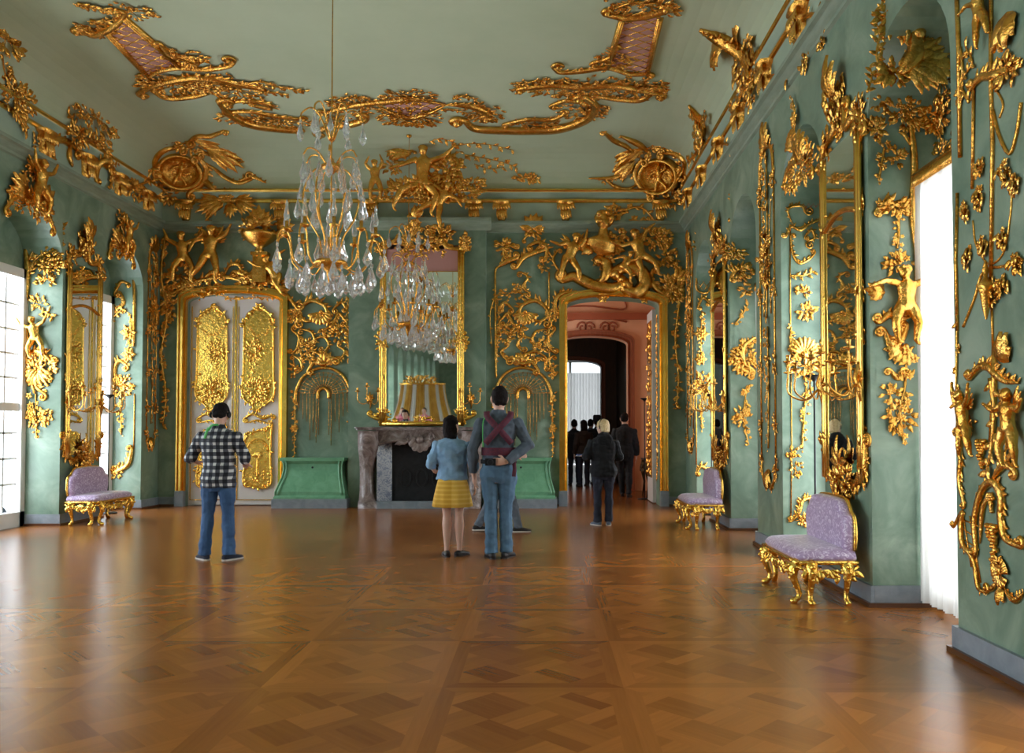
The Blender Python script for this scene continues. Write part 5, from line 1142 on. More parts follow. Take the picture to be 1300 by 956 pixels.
corner_strip('gilded vine climbing the left corner of the end wall', [(211, 300), (206, 350), (213, 400), (206, 450), (212, 500), (208, 540)], (210, 440))
corner_strip('gilded vine in the right corner beyond the open door', [(858, 330), (862, 380), (857, 430), (861, 480), (858, 520)], (860, 420))
def fan_panel(label, mx, right=False):
    q = Orn('fountain_panel', label, 'ornament', F_back(YB), (mx(412), 480), lift=.01); sg = -1 if right else 1
    X = lambda p: (mx(p[0]), p[1])
    ar = [X(p) for p in ((376, 512), (376, 498), (384, 480), (398, 470), (412, 467), (426, 470), (438, 480), (446, 498), (446, 512))]
    q.mould(ar, .032, 'arch_moulding'); c = q.m2(X((411, 500)))
    q.mould([X(p) for p in ((404, 506), (405, 497), (411, 493), (417, 497), (418, 506))], .035, 'inner_arch')
    mb = MB()
    for i in range(17):          # rays of the fan
        a = pi * (i + .5) / 17; e = V3((c.x + .50 * cos(a), c.y - .02 + .44 * sin(a), .01)); mb.tube([c + V3((.09 * cos(a), .09 * sin(a), .01)), e], .007, 4, ref=(0, 0, 1))
    for k2 in range(1, 5): mb.tube([(c.x + (.09 + .09 * k2) * cos(a), c.y + (.09 + .078 * k2) * sin(a), .01) for a in [pi * i / 24 for i in range(25)]], .006, 4, ref=(0, 0, 1))
    q.part(mb, 'fan_lattice')
    mb = MB()
    for i, x in enumerate((380, 385, 390, 394, 398, 402, 405, 418, 421, 426, 431, 436, 441)):   # water strings
        p = q.m2(X((x, 502))); ln = (.3, .45, .5, .85, .7, .9, .75, .75, .95, .5, .7, .4, .3)[i]
        mb.tube([(p.x, p.y + .05, .01), (p.x, p.y - ln, .01)], .007, 4, ref=(0, 0, 1))
        for j in range(int(ln / .07)): mb.ball((p.x, p.y - .07 * j, .012), .014, 5, 3)
    q.part(mb, 'water_strings')
    q.scroll([X(p) for p in ((392, 470), (400, 460), (412, 462), (424, 455))], .05, (.06, sg), (.08, -sg), .12 * sg); q.spray(X((414, 462)), pi / 2, 7, .26, 2.2)
    for x, y0, y1 in ((374, 500, 560), (446, 495, 548)):
        q.garland([X((x, y0)), X((x + 1, (y0 + y1) / 2)), X((x, y1))], .09, .06, .9); q.vine([X((x, y1)), X((x, y1 + 20))], .012, .07, 3); q.rosette(X((x, (y0 + y1) / 2 + 14)), .09)
    # scrollwork above
    q.scroll([X(p) for p in ((378, 400), (390, 408), (404, 404))], .035, (.06, -sg), (.06, sg), .10); q.scroll([X(p) for p in ((424, 392), (434, 384), (440, 392))], .035, (.06, sg), (.05, -sg), .10); q.scroll([X(p) for p in ((374, 452), (382, 458), (384, 468))], .03, (.05, sg), (.05, -sg), .09); q.blob(X((432, 424)), .14, .16, 22, .12, .2); q.blob(X((388, 440)), .12, .14, 18, .12, .2); q.blob(X((410, 456)), .3, .08, 26, .12, .1)
    q.scroll([X(p) for p in ((376, 410), (382, 392), (396, 382), (412, 388), (416, 398))], .045, (.08, sg), (.08, -sg), .15 * sg); q.scroll([X(p) for p in ((440, 408), (430, 398), (424, 410), (412, 420))], .035, (.07, -sg), (.07, sg), .11 * sg)
    q.scroll([X(p) for p in ((372, 420), (380, 428), (378, 442), (372, 448))], .035, (.06, -sg), (.05, -sg), .1); q.scroll([X(p) for p in ((384, 418), (396, 422), (400, 434), (394, 440))], .03, (.06, sg), (.06, -sg), .09)
    q.scroll([X(p) for p in ((400, 430), (412, 428), (418, 438), (412, 446))], .03, (.05, sg), (.06, -sg), .09); q.scroll([X(p) for p in ((424, 420), (436, 412), (444, 420))], .03, None, (.06, -sg), .09)
    q.scroll([X(p) for p in ((384, 452), (396, 446), (408, 452), (400, 462))], .035, (.06, sg), (.06, -sg), .1); q.scroll([X(p) for p in ((430, 440), (438, 446), (432, 456), (420, 458))], .03, (.05, -sg), (.05, sg), .09)
    q.garland([X((443, 378)), X((441, 410)), X((443, 440)), X((444, 462))], .06, .07, .8); q.shell(X((408, 396)), -pi / 2, .26, 9); q.blob(X((374, 400)), .10, .12, 16, .12, .2); q.blob(X((416, 418)), .12, .12, 14, .13, .1); q.blob(X((374, 470)), .07, .14, 14, .1, .4)
    q.vine([X((446, 376)), X((452, 400)), X((450, 440))], .015, .08, 3, .1)
    return q
q = fan_panel('gilded fountain panel with fan lattice between the closed door and the chimney', lambda x: x)
q = fan_panel('gilded fountain panel with fan lattice above the tall man, beside the open door', lambda x: 664 + (411 - x) * 1.02, True)
q.mould([(630, 480), (629, 440), (629, 380), (629, 345), (634, 338)], .022, 'panel_moulding'); q.mould([(698, 470), (697, 420), (697, 345)], .018, 'panel_moulding')
q.scroll([(632, 340), (644, 332), (656, 328)], .06, None, (.06, 1), .16); q.scroll([(656, 340), (664, 328), (676, 322), (690, 318)], .06, (.06, -1), (.08, 1), .16)
q.scroll([(655, 316), (646, 312), (640, 318), (640, 326)], .04, (.05, 1), (.06, 1), -.1); q.scroll([(672, 312), (684, 308), (694, 316), (692, 330)], .05, (.06, 1), (.06, -1), .13)
q.spray((677, 292), pi / 2, 8, .34, 2.4, .3); q.blob((677, 290), .16, .10, 20, .16, .1); q.scroll([(664, 305), (672, 298), (684, 300)], .03, (.04, 1), (.04, -1), .08)
q.blob((640, 312), .14, .14, 20, .14, .2); q.scroll([(662, 346), (670, 352), (664, 364), (672, 372)], .03, (.06, 1), (.06, -1), .1); q.blob((648, 372), .3, .16, 26, .10, .3); q.blob((690, 336), .07, .12, 10, .11, .2)
def over_right_door():
    q = Orn('overdoor_ornament', 'gilded bust, cherubs and sea dragon crowning the open door', 'ornament', F_back(YB), (782, 378), lift=.02)
    # bust on its support
    c = q.m2((765, 300)); mb = MB(); k_ = 1.0
    loft(mb, [(c.x - .10, c.y - .36, .06, .10, .06), (c.x - .05, c.y - .26, .1, .30, .10), (c.x - .02, c.y - .12, .13, .28, .12), (c.x, c.y - .02, .14, .11, .10), (c.x, c.y + .1, .15, .085, .085)], 14)
    mb.ball((c.x + .01, c.y + .24, .17), .15, 12, 9, (.85, 1.1, 1)); mb.ball((c.x - .05, c.y + .22, .30), .04, 6, 5)
    for j in range(16): a = .3 + j * .42; mb.ball((c.x + .02 + .14 * cos(a), c.y + .29 + .12 * sin(a), .16 + .04 * (j % 3)), .065, 6, 5)
    link('bust', remesh(mb, .014, 1), 'gold', q.root)
    q.spray((775, 312), -.4, 5, .3, 1.4, .34); q.spray((752, 312), pi + .3, 5, .3, 1.4, .34); q.blob((786, 300), .14, .12, 14, .16, .1)
    q.figure((722, 330), .95, chest=70, la=(200, 160), ra=(50, 80), ll=(-105, -100), rl=(-60, -80), name='cherub', wing=1, z=.10); q.figure((812, 328), 1.0, chest=105, la=(200, 160), ra=(70, 40), ll=(-70, -95), rl=(-35, -70), name='cherub', z=.12)
    # dragon: coiled tail and long body
    q.scroll([(716, 356), (728, 352), (742, 358), (756, 364), (778, 366), (790, 360)], .12, (.10, -1), (.06, 1), .15, name='dragon_body'); q.scroll([(780, 346), (796, 340), (812, 346), (818, 360), (808, 372), (794, 368)], .15, (.06, 1), (.08, -1), .17, name='dragon_tail')
    q.scroll([(762, 330), (770, 338), (768, 352), (760, 360)], .12, (.06, 1), None, -.14, name='dragon_neck'); q.blob((766, 332), .16, .08, 14, .16, 0, name='dragon_mane')
    q.figure((790, 342), .62, chest=60, la=(190, 200), ra=(20, 60), ll=(-20, -60), rl=(-50, -90), name='cherub', z=.2)
    q.scroll([(828, 344), (826, 356), (834, 368), (846, 376)], .06, (.06, -1), (.05, 1), .14)
    q.garland([(708, 392), (716, 378), (734, 372), (750, 376)], .1, .07, .9); q.scroll([(704, 396), (706, 380), (716, 372), (730, 372)], .05, (.06, 1), None, .13); q.scroll([(786, 372), (800, 370), (818, 374)], .03, (.04, 1), (.04, -1), .09)
    q.rosette((765, 378), .12); q.rosette((818, 380), .10); q.blob((852, 368), .24, .22, 50, .18, .15, name='leaf_cluster'); q.spray((858, 356), .6, 6, .34, 1.6, .2)
    # vine canopy at the upper right
    q.vine([(790, 268), (812, 264), (828, 278), (838, 300), (850, 330)], .025, .15, 2, .2); q.vine([(798, 280), (812, 282), (822, 292)], .02, .15, 2, .2); q.blob((832, 302), .30, .18, 44, .15, .25, name='leaf_cluster'); q.blob((846, 326), .16, .2, 24, .14, .2, name='leaf_cluster'); q.blob((830, 285), .2, .08, 18, .15, .1, name='leaf_cluster'); q.blob((780, 270), .16, .12, 20, .15, .2, name='leaf_cluster')
    q.scroll([(710, 345), (702, 330), (708, 318)], .03, (.05, 1), (.05, -1), .1)
over_right_door()
def crown_group():
    q = Orn('statue_group', 'gilded reclining figure with raised arm among clouds at the top of the chimney', 'statue', F_back(YB - .5), (540, 244), lift=.0)
    # reclining man
    q.figure((537, 235), 1.38, chest=84, head=95, la=(205, 200), ra=(15, 42), ll=(-150, -118), rl=(-50, -112), name='figure', adult=True, z=.16)
    q.figure((556, 262), .85, chest=55, head=70, la=(150, 200), ra=(-20, -60), ll=(205, 215), rl=(-95, -80), name='cherub', z=.14)
    q.figure((478, 232), .72, chest=92, la=(130, 60), ra=(60, 110), ll=(-100, -90), rl=(-70, -95), name='cherub', z=.12)
    q.blob((530, 240), .55, .12, 60, .2, 0, name='cloud_drapery', z=.16); q.blob((536, 236), .26, .10, 30, .2, 0, name='lap_drapery', z=.34); q.blob((560, 245), .7, .12, 70, .16, .1, name='cloud_drapery', z=.14); q.blob((568, 215), .26, .22, 40, .2, .05, name='cloud_drapery', z=.14); q.blob((600, 234), .24, .10, 26, .14, .2, name='flower_bank', z=.14)
    q.scroll([(540, 212), (552, 226), (575, 220), (580, 205), (566, 198)], .06, None, (.1, 1), .12, name='drapery_roll')
    q.spray((522, 195), radians(170), 6, .5, .7, .18, name='wing'); q.blob((514, 190), .28, .10, 24, .18, .1, name='wing_leaves'); q.blob((498, 210), .16, .12, 18, .14, .2); q.scroll([(484, 190), (500, 188), (516, 194)], .04, None, None, .1, name='quiver')
    q.garland([(470, 252), (500, 250), (540, 258), (590, 250), (618, 242)], .12, .08, .9)
    q.vine([(562, 206), (574, 198), (586, 192)], .02, .10, 3)
    # scattering of leaves and blossoms to the right, on the cove
    return q
crown_group()
def leaf_scatter():
    n = V3((0, -.78, -.62)).normalized(); U = V3((1, 0, 0)); Vv = n.cross(U)
    q = Orn('leaf_spray', 'gilded vine leaves scattered over the cove right of the statue group', 'ornament', F_tilt((0, YB - .33, 6.43), U, Vv), (625, 205), surf=True)
    mb = MB()
    for pts in ([(575, 185), (600, 182), (625, 184), (650, 190)], [(590, 196), (612, 200), (640, 206), (655, 212)], [(602, 208), (620, 214), (640, 212)], [(545, 180), (560, 176), (580, 182)], [(660, 224), (676, 226), (684, 228)]):
        q.vine(pts, .012, .13, 2, .3, mb=mb)
    q.blob((668, 226), .2, .08, 16, .14, .4, mb=mb); q.part(mb, 'vine_leaves')
leaf_scatter()
def cartouche(label, pts_c, flip):
    """shell cartouche in a corner of the cove; built on a plane set across the corner"""
    x0 = XL if not flip else XR; sg = 1 if not flip else -1
    n = V3((sg * .45, -.72, -.42)).normalized(); U = V3((0, 0, 1)).cross(n); U = -U if U.x < 0 else U; U.normalize(); Vv = n.cross(U)
    q = Orn('corner_cartouche', label, 'ornament', F_tilt((x0 + sg * .55, YB - .55, 6.2), U, Vv), pts_c[0], surf=True); c = q.m2(pts_c[0])
    mb = MB(); rows = []
    for r, z in ((.42, -.12), (.42, .10), (.37, .17), (.33, .10), (.27, .03), (.14, .0), (.01, .0)): rows.append([(c.x + r * cos(a) * 1.0, c.y + r * sin(a) * .82, c.z + .12 + z) for a in [2 * pi * j / 32 for j in range(32)]])
    mb.grid(rows, cu=True); q.part(mb, 'medallion')
    q.figure((pts_c[0][0], pts_c[0][1] + 6), .6, chest=80, la=(200, 240), ra=(20, 80), ll=(-110, -90), rl=(-50, -100), name='relief_figure', adult=True, z=.15); q.blob((c.x, c.y, c.z + .1), .27, .22, 44, .11, .15, name='relief_leaves', z=.05, local=True)
    for pts, t, a, b, f in pts_c[1]: q.scroll(pts, t, a, b, f)
    for cc, an, n_, L in pts_c[2]: q.spray(cc, radians(an), n_ + 4, L, 1.5, .12)
    for cc, rx, ry, n_ in pts_c[3]: q.blob(cc, rx, ry, n_, .15, .15)
cartouche('gilded shell cartouche in the upper left corner of the cove', ((226, 216),
    [([(198, 222), (196, 204), (208, 190), (230, 186)], .06, (.1, -1), (.08, -1), .16), ([(252, 200), (262, 214), (256, 234), (240, 244)], .06, (.08, 1), (.08, 1), .16), ([(256, 194), (276, 198), (290, 206), (310, 205)], .05, (.06, 1), None, .12), ([(258, 206), (272, 214), (284, 224), (302, 232), (318, 228)], .045, None, (.09, 1), .10), ([(300, 232), (318, 224), (338, 232)], .04, None, None, .12), ([(250, 222), (262, 232), (272, 240)], .07, None, None, .12), ([(240, 180), (252, 172), (266, 172), (284, 166)], .06, (.08, 1), (.05, -1), .15)],
    [((246, 178), 45, 7, .7), ((262, 188), 10, 6, .8), ((214, 192), 140, 6, .5)], [((216, 246), .26, .16, 34), ((240, 182), .4, .14, 40), ((192, 214), .14, .3, 30)]), False)
cartouche('gilded shell cartouche in the upper right corner of the cove', ((840, 222),
    [([(868, 226), (870, 206), (860, 196), (840, 192)], .06, (.1, 1), (.08, 1), -.16), ([(814, 204), (806, 218), (814, 238), (828, 246)], .06, (.08, -1), (.08, -1), -.16), ([(812, 200), (796, 186), (780, 178), (768, 168)], .06, None, (.06, 1), -.14), ([(808, 214), (792, 220), (776, 226), (748, 226)], .05, None, None, .11), ([(812, 232), (796, 240), (780, 236), (770, 228)], .04, None, (.08, 1), .09), ([(826, 194), (810, 182), (788, 172)], .07, None, None, .14)],
    [((816, 190), 150, 7, .8), ((806, 204), 175, 6, .7), ((846, 190), 60, 6, .5)], [((848, 254), .26, .16, 30), ((824, 190), .4, .14, 40), ((868, 214), .14, .3, 30)]), True)
# ---- corbels along the frieze
def corbel_proto():
    t = thing('frieze_corbel', 'x', 'corbel'); mb = MB()
    rows = [[(-w, d0, z), (-w * .8, -d, z), (0, -d - .02, z), (w * .8, -d, z), (w, d0, z)] for z, w, d, d0 in ((0, .06, .035, .02), (.05, .085, .06, .02), (.2, .095, .075, .02), (.29, .11, .11, .02), (.33, .17, .14, .02), (.37, .18, .14, .02))]
    mb.grid(rows); mb.build('bracket', 'gold', t)
    q = MB(); 
    for i in range(7): Orn.leaf(q, -.12 + .24 * i / 6, .34, radians(-90 + (i - 3) * 6), .16, .03, .5, .03)
    for i in range(5): Orn.leaf(q, -.07 + .14 * i / 4, .22, radians(-90 + (i - 2) * 3), .20, .025, .4, .02)
    o = q.build('acanthus', 'gold', t, fix=False); o.matrix_local = frame_m((0, -.08, 0), (1, 0, 0), (0, 0, 1)); return t
cp = None
ordn = ['first', 'second', 'third', 'fourth', 'fifth', 'sixth', 'seventh', 'eighth']
def corbel(label, loc, rz):
    global cp
    if cp is None: cp = corbel_proto(); o = cp; o['label'] = label; o['group'] = 'gilded corbels under the cove rail'
    else: o = copy_tree(cp, label, 'gilded corbels under the cove rail')
    o.location = loc; o.rotation_euler = (0, 0, rz)
for i, px in enumerate((237, 357)): corbel('gilded leaf corbel on the frieze over the closed door, %s of two' % ('left' if not i else 'right'), (ondepth(px, 268, YB).x, YB - .02, 5.42), 0)
for i, px in enumerate((470, 602)): corbel('gilded leaf corbel on the chimney frieze %s of the statue group' % ('left' if not i else 'right'), (ondepth(px, 268, YB).x, YB - .02, 5.42), 0)
for i, px in enumerate((637, 718, 838)): corbel('gilded leaf corbel on the frieze above the open door, %s from the chimney' % ordn[i], (ondepth(px, 268, YB).x, YB - .02, 5.42), 0)
for i, y in enumerate((14.9, 13.6, 12.3, 11.0, 9.7, 8.4, 7.1)): corbel('gilded leaf corbel on the bench side frieze, %s from the far corner' % ordn[i], (XR - .02, y, 5.42), radians(-90))
for i, y in enumerate((15.0, 14.0, 13.0, 11.9)): corbel('gilded leaf corbel on the left window side frieze, %s from the far corner' % ordn[i], (XL + .02, y, 5.42), radians(90))
# ---- creatures and leaf clusters perched on the cove rails
def perch(label, fr, c, parts, lift=.12):
    q = Orn('rail_ornament', label, 'ornament', fr, c, surf=True)
    for kind, *a in parts: getattr(q, kind)(*a)
perch('gilded dragon head and wings rising from the right cove rail', F_right(XR - .1), (955, 85), [('scroll', [(893, 38), (912, 46), (934, 58), (952, 76), (956, 100)], .12, None, None, .22), ('spray', (936, 56), radians(60), 7, .6, 1.2, .2), ('spray', (920, 50), radians(190), 6, .5, .9, .2), ('blob', (945, 70), .5, .3, 50, .22, 0), ('blob', (957, 100), .3, .3, 30, .2, .1), ('vine', [(955, 104), (944, 122), (930, 140)], .04, .18, 2, .3), ('vine', [(968, 100), (990, 96), (1004, 100)], .03, .15, 3, .1)])
perch('gilded feathered plume on the right cove rail beyond the dragon', F_right(XR - .1), (893, 160), [('scroll', [(878, 134), (888, 148), (895, 164), (892, 180)], .1, None, None, .2), ('blob', (890, 156), .5, .28, 54, .2, 0), ('spray', (886, 146), radians(125), 6, .6, .8, .2), ('vine', [(896, 180), (886, 196), (876, 206)], .04, .2, 2, .2), ('vine', [(908, 184), (920, 182), (932, 186)], .03, .18, 3, .1)])
perch('gilded flower cluster on the right cove rail near the picture top', F_right(XR - .1), (1010, 22), [('blob', (1012, 20), .22, .22, 46, .13, .3), ('vine', [(1008, 48), (1014, 30), (1016, 8), (1012, -10)], .03, .13, 2, .3), ('vine', [(1020, 26), (1036, 18), (1048, 28)], .03, .12, 3, .1), ('blob', (1044, 36), .12, .2, 18, .12, .1)])
perch('gilded flower tendril hanging from the right frieze below the dragon', F_right(XR - .05), (1022, 70), [('vine', [(1010, 52), (1022, 58), (1027, 72), (1020, 88)], .025, .11, 2, .3), ('blob', (1024, 68), .12, .18, 18, .11, .2)], .06)
perch('gilded flowering bush on the left cove rail', F_left(XL + .1), (110, 165), [('blob', (122, 150), .65, .3, 80, .17, .35), ('vine', [(84, 170), (90, 155), (84, 142)], .03, .14, 2, .2), ('vine', [(100, 178), (125, 180), (140, 200)], .04, .16, 2, .3), ('garland', [(92, 168), (110, 175), (130, 190), (146, 210)], .14, .1), ('blob', (98, 172), .2, .16, 20, .15, .3)])
perch('gilded bird and leaf cluster on the left cove rail at the picture edge', F_left(XL + .1), (20, 120), [('blob', (20, 118), .38, .26, 60, .17, .2), ('garland', [(2, 70), (6, 95), (20, 120), (34, 148)], .15, .12), ('spray', (8, 50), radians(90), 7, .6, 1.6, .24), ('blob', (6, 46), .3, .2, 24, .18, 0), ('vine', [(14, 140), (22, 152), (30, 168)], .04, .15, 2, .3)])
perch('gilded scroll hanging on the left frieze beside the bush', F_left(XL + .05), (70, 190), [('scroll', [(60, 190), (70, 178), (84, 180), (96, 190)], .06, (.08, 1), (.08, -1), .15), ('blob', (52, 186), .2, .10, 16, .14, .2), ('scroll', [(88, 182), (86, 198), (90, 212)], .05, None, None, .1), ('vine', [(60, 184), (62, 196), (64, 206)], .03, .12, 2)], .06)
perch('gilded leaf swag hanging on the left frieze near the corner', F_left(XL + .05), (134, 218), [('scroll', [(120, 228), (122, 212), (132, 204), (140, 212)], .06, (.06, 1), (.08, -1), .15), ('vine', [(134, 208), (140, 224), (136, 240)], .04, .14, 2, .2), ('blob', (170, 240), .4, .14, 40, .17, .2), ('vine', [(150, 244), (170, 236), (188, 230)], .04, .16, 2, .2)], .06)
# ---- ceiling stucco
def ceiling_side(label, tr, sc, blobs, vines, org):
    q = Orn('ceiling_ornament', label, 'ornament', F_ceil(ZCEIL), org, lift=.0)
    q.plate(tr, .012, 'pink_trellis_panel', 'lattice_pink'); q.lattice(tr, .15, .011, 'trellis', radians(35), m='gold_frame'); P = tr
    n = len(P)
    for i in (0, 2):
        mb = MB(); a, b = q.m2(P[i]), q.m2(P[(i + 1) % n]); d = (b - a).normalized(); mb.tube([a - d * .5 if a.y < b.y and a.y < -1.2 else a, b], .05, 6, ref=(0, 0, 1)); mb.tube([a + V3((0, 0, .04)), b + V3((0, 0, .04))], .03, 6, ref=(0, 0, 1)); q.part(mb, 'border')
    for s_ in sc: q.scroll(*s_)
    for b in blobs: q.blob(*b)
    for v in vines: q.vine(v, .02, .14, 2, .2)
    return q
q = ceiling_side('gilded ceiling stucco with pink trellis strip on the left side', [(132, 36), (188, 96), (228, 82), (156, 20)],
    [([(104, 36), (118, 42), (134, 36), (150, 26), (158, 16)], .06, (.08, 1), (.07, 1), .16), ([(188, 96), (204, 88), (228, 84), (262, 86), (290, 82), (298, 76)], .05, (.08, -1), (.10, 1), .16), ([(176, 116), (200, 104), (240, 96), (276, 98), (300, 104), (330, 110)], .07, (.08, 1), (.06, -1), .2), ([(192, 112), (212, 122), (244, 120), (264, 116)], .06, (.06, -1), (.06, 1), .16),
     ([(278, 126), (292, 142), (316, 154), (346, 160), (380, 164)], .09, (.12, -1), (.06, 1), .12), ([(286, 130), (310, 126), (340, 130), (342, 136), (320, 132)], .05, (.08, 1), (.06, -1), .14), ([(296, 140), (320, 140), (350, 146), (384, 150)], .05, (.06, 1), (.08, 1), .14), ([(204, 54), (216, 66), (234, 72), (248, 78)], .06, (.06, 1), (.05, -1), .18)],
    [((220, 106), .55, .35, 70, .16, .2), ((255, 106), .5, .4, 50, .16, .2), ((300, 112), .5, .5, 50, .15, .2), ((236, 72), .3, .22, 30, .15, .2), ((120, 36), .25, .2, 20, .14, .2), ((320, 150), .6, .3, 50, .15, .1), ((355, 154), .5, .3, 40, .14, .1), ((165, 14), .3, .2, 20, .13, .2)],
    [[(300, 108), (330, 102), (350, 108), (372, 112), (388, 114)], [(98, 2), (112, 6), (128, 10), (150, 12)], [(114, 24), (130, 26), (146, 22)], [(330, 116), (350, 116), (366, 120)]], (250, 110))
q = ceiling_side('gilded ceiling stucco with pink trellis strip on the right side', [(792, 18), (772, 84), (822, 92), (838, 22)],
    [([(770, 16), (784, 18), (794, 20), (820, 18), (846, 12)], .06, (.08, -1), (.08, 1), .16), ([(702, 84), (712, 90), (740, 88), (772, 84), (800, 92), (826, 92)], .05, (.10, -1), (.06, -1), .14), ([(660, 110), (700, 106), (740, 108), (780, 106), (816, 112), (842, 118)], .07, (.06, 1), (.08, -1), .2), ([(756, 120), (790, 124), (815, 124), (832, 112)], .06, (.06, 1), (.06, 1), .16),
     ([(590, 150), (604, 160), (640, 162), (676, 162), (710, 160), (744, 148), (756, 132), (744, 120)], .10, (.14, 1), (.10, 1), -.12), ([(700, 132), (720, 126), (742, 130), (746, 140)], .05, (.08, 1), (.06, -1), .14), ([(640, 156), (670, 150), (700, 150), (720, 142)], .05, (.06, 1), (.08, 1), .14), ([(752, 78), (776, 70), (778, 58)], .05, (.06, 1), (.06, -1), .15)],
    [((800, 112), .6, .4, 70, .16, .2), ((750, 110), .55, .4, 56, .16, .2), ((700, 110), .6, .3, 46, .15, .2), ((685, 158), .5, .3, 46, .15, .2), ((740, 140), .4, .4, 40, .15, .1), ((780, 76), .3, .3, 20, .14, .2), ((810, 4), .4, .3, 30, .14, .2), ((840, 10), .25, .2, 16, .13, .2)],
    [[(650, 114), (668, 104), (690, 100), (710, 102)], [(768, 14), (800, 2), (830, 2), (858, 10)], [(700, 120), (720, 118), (740, 124)], [(836, 118), (842, 112), (840, 104)]], (740, 115))
def ceiling_centre():
    q = Orn('ceiling_ornament', 'gilded ceiling stucco with small pink panel above the chimney', 'ornament', F_ceil(ZCEIL), (520, 135), lift=.0)
    pl = [(482, 130), (500, 140), (520, 146), (540, 141), (566, 131), (545, 127), (520, 125), (500, 127)]
    q.plate(pl, .015, 'pink_trellis_panel', 'lattice_pink'); q.lattice(pl, .16, .012, 'trellis', radians(45), m='gold_frame')
    q.scroll([(566, 131), (540, 126), (520, 124), (500, 126), (460, 130), (430, 136), (415, 142)], .06, None, (.1, -1), -.14); q.scroll([(566, 131), (586, 131), (606, 134), (620, 142), (612, 146)], .07, None, (.10, 1), .18); q.scroll([(478, 132), (498, 142), (520, 148), (545, 142), (566, 132)], .05, None, None, .16)
    q.blob((520, 148), .55, .4, 70, .16, .2); q.blob((520, 122), .4, .3, 40, .15, .2); q.blob((614, 142), .3, .4, 36, .15, .2); q.blob((450, 132), .4, .4, 40, .15, .2); q.blob((430, 150), .35, .35, 30, .15, .2)
    q.scroll([(400, 166), (420, 158), (440, 156), (462, 150), (466, 146)], .08, (.1, 1), (.10, 1), .14); q.vine([(428, 126), (446, 122), (470, 124)], .02, .14, 2, .2); q.vine([(575, 124), (590, 120), (606, 126)], .02, .14, 2, .2); q.vine([(560, 138), (576, 138), (590, 142)], .02, .12, 2)
ceiling_centre()
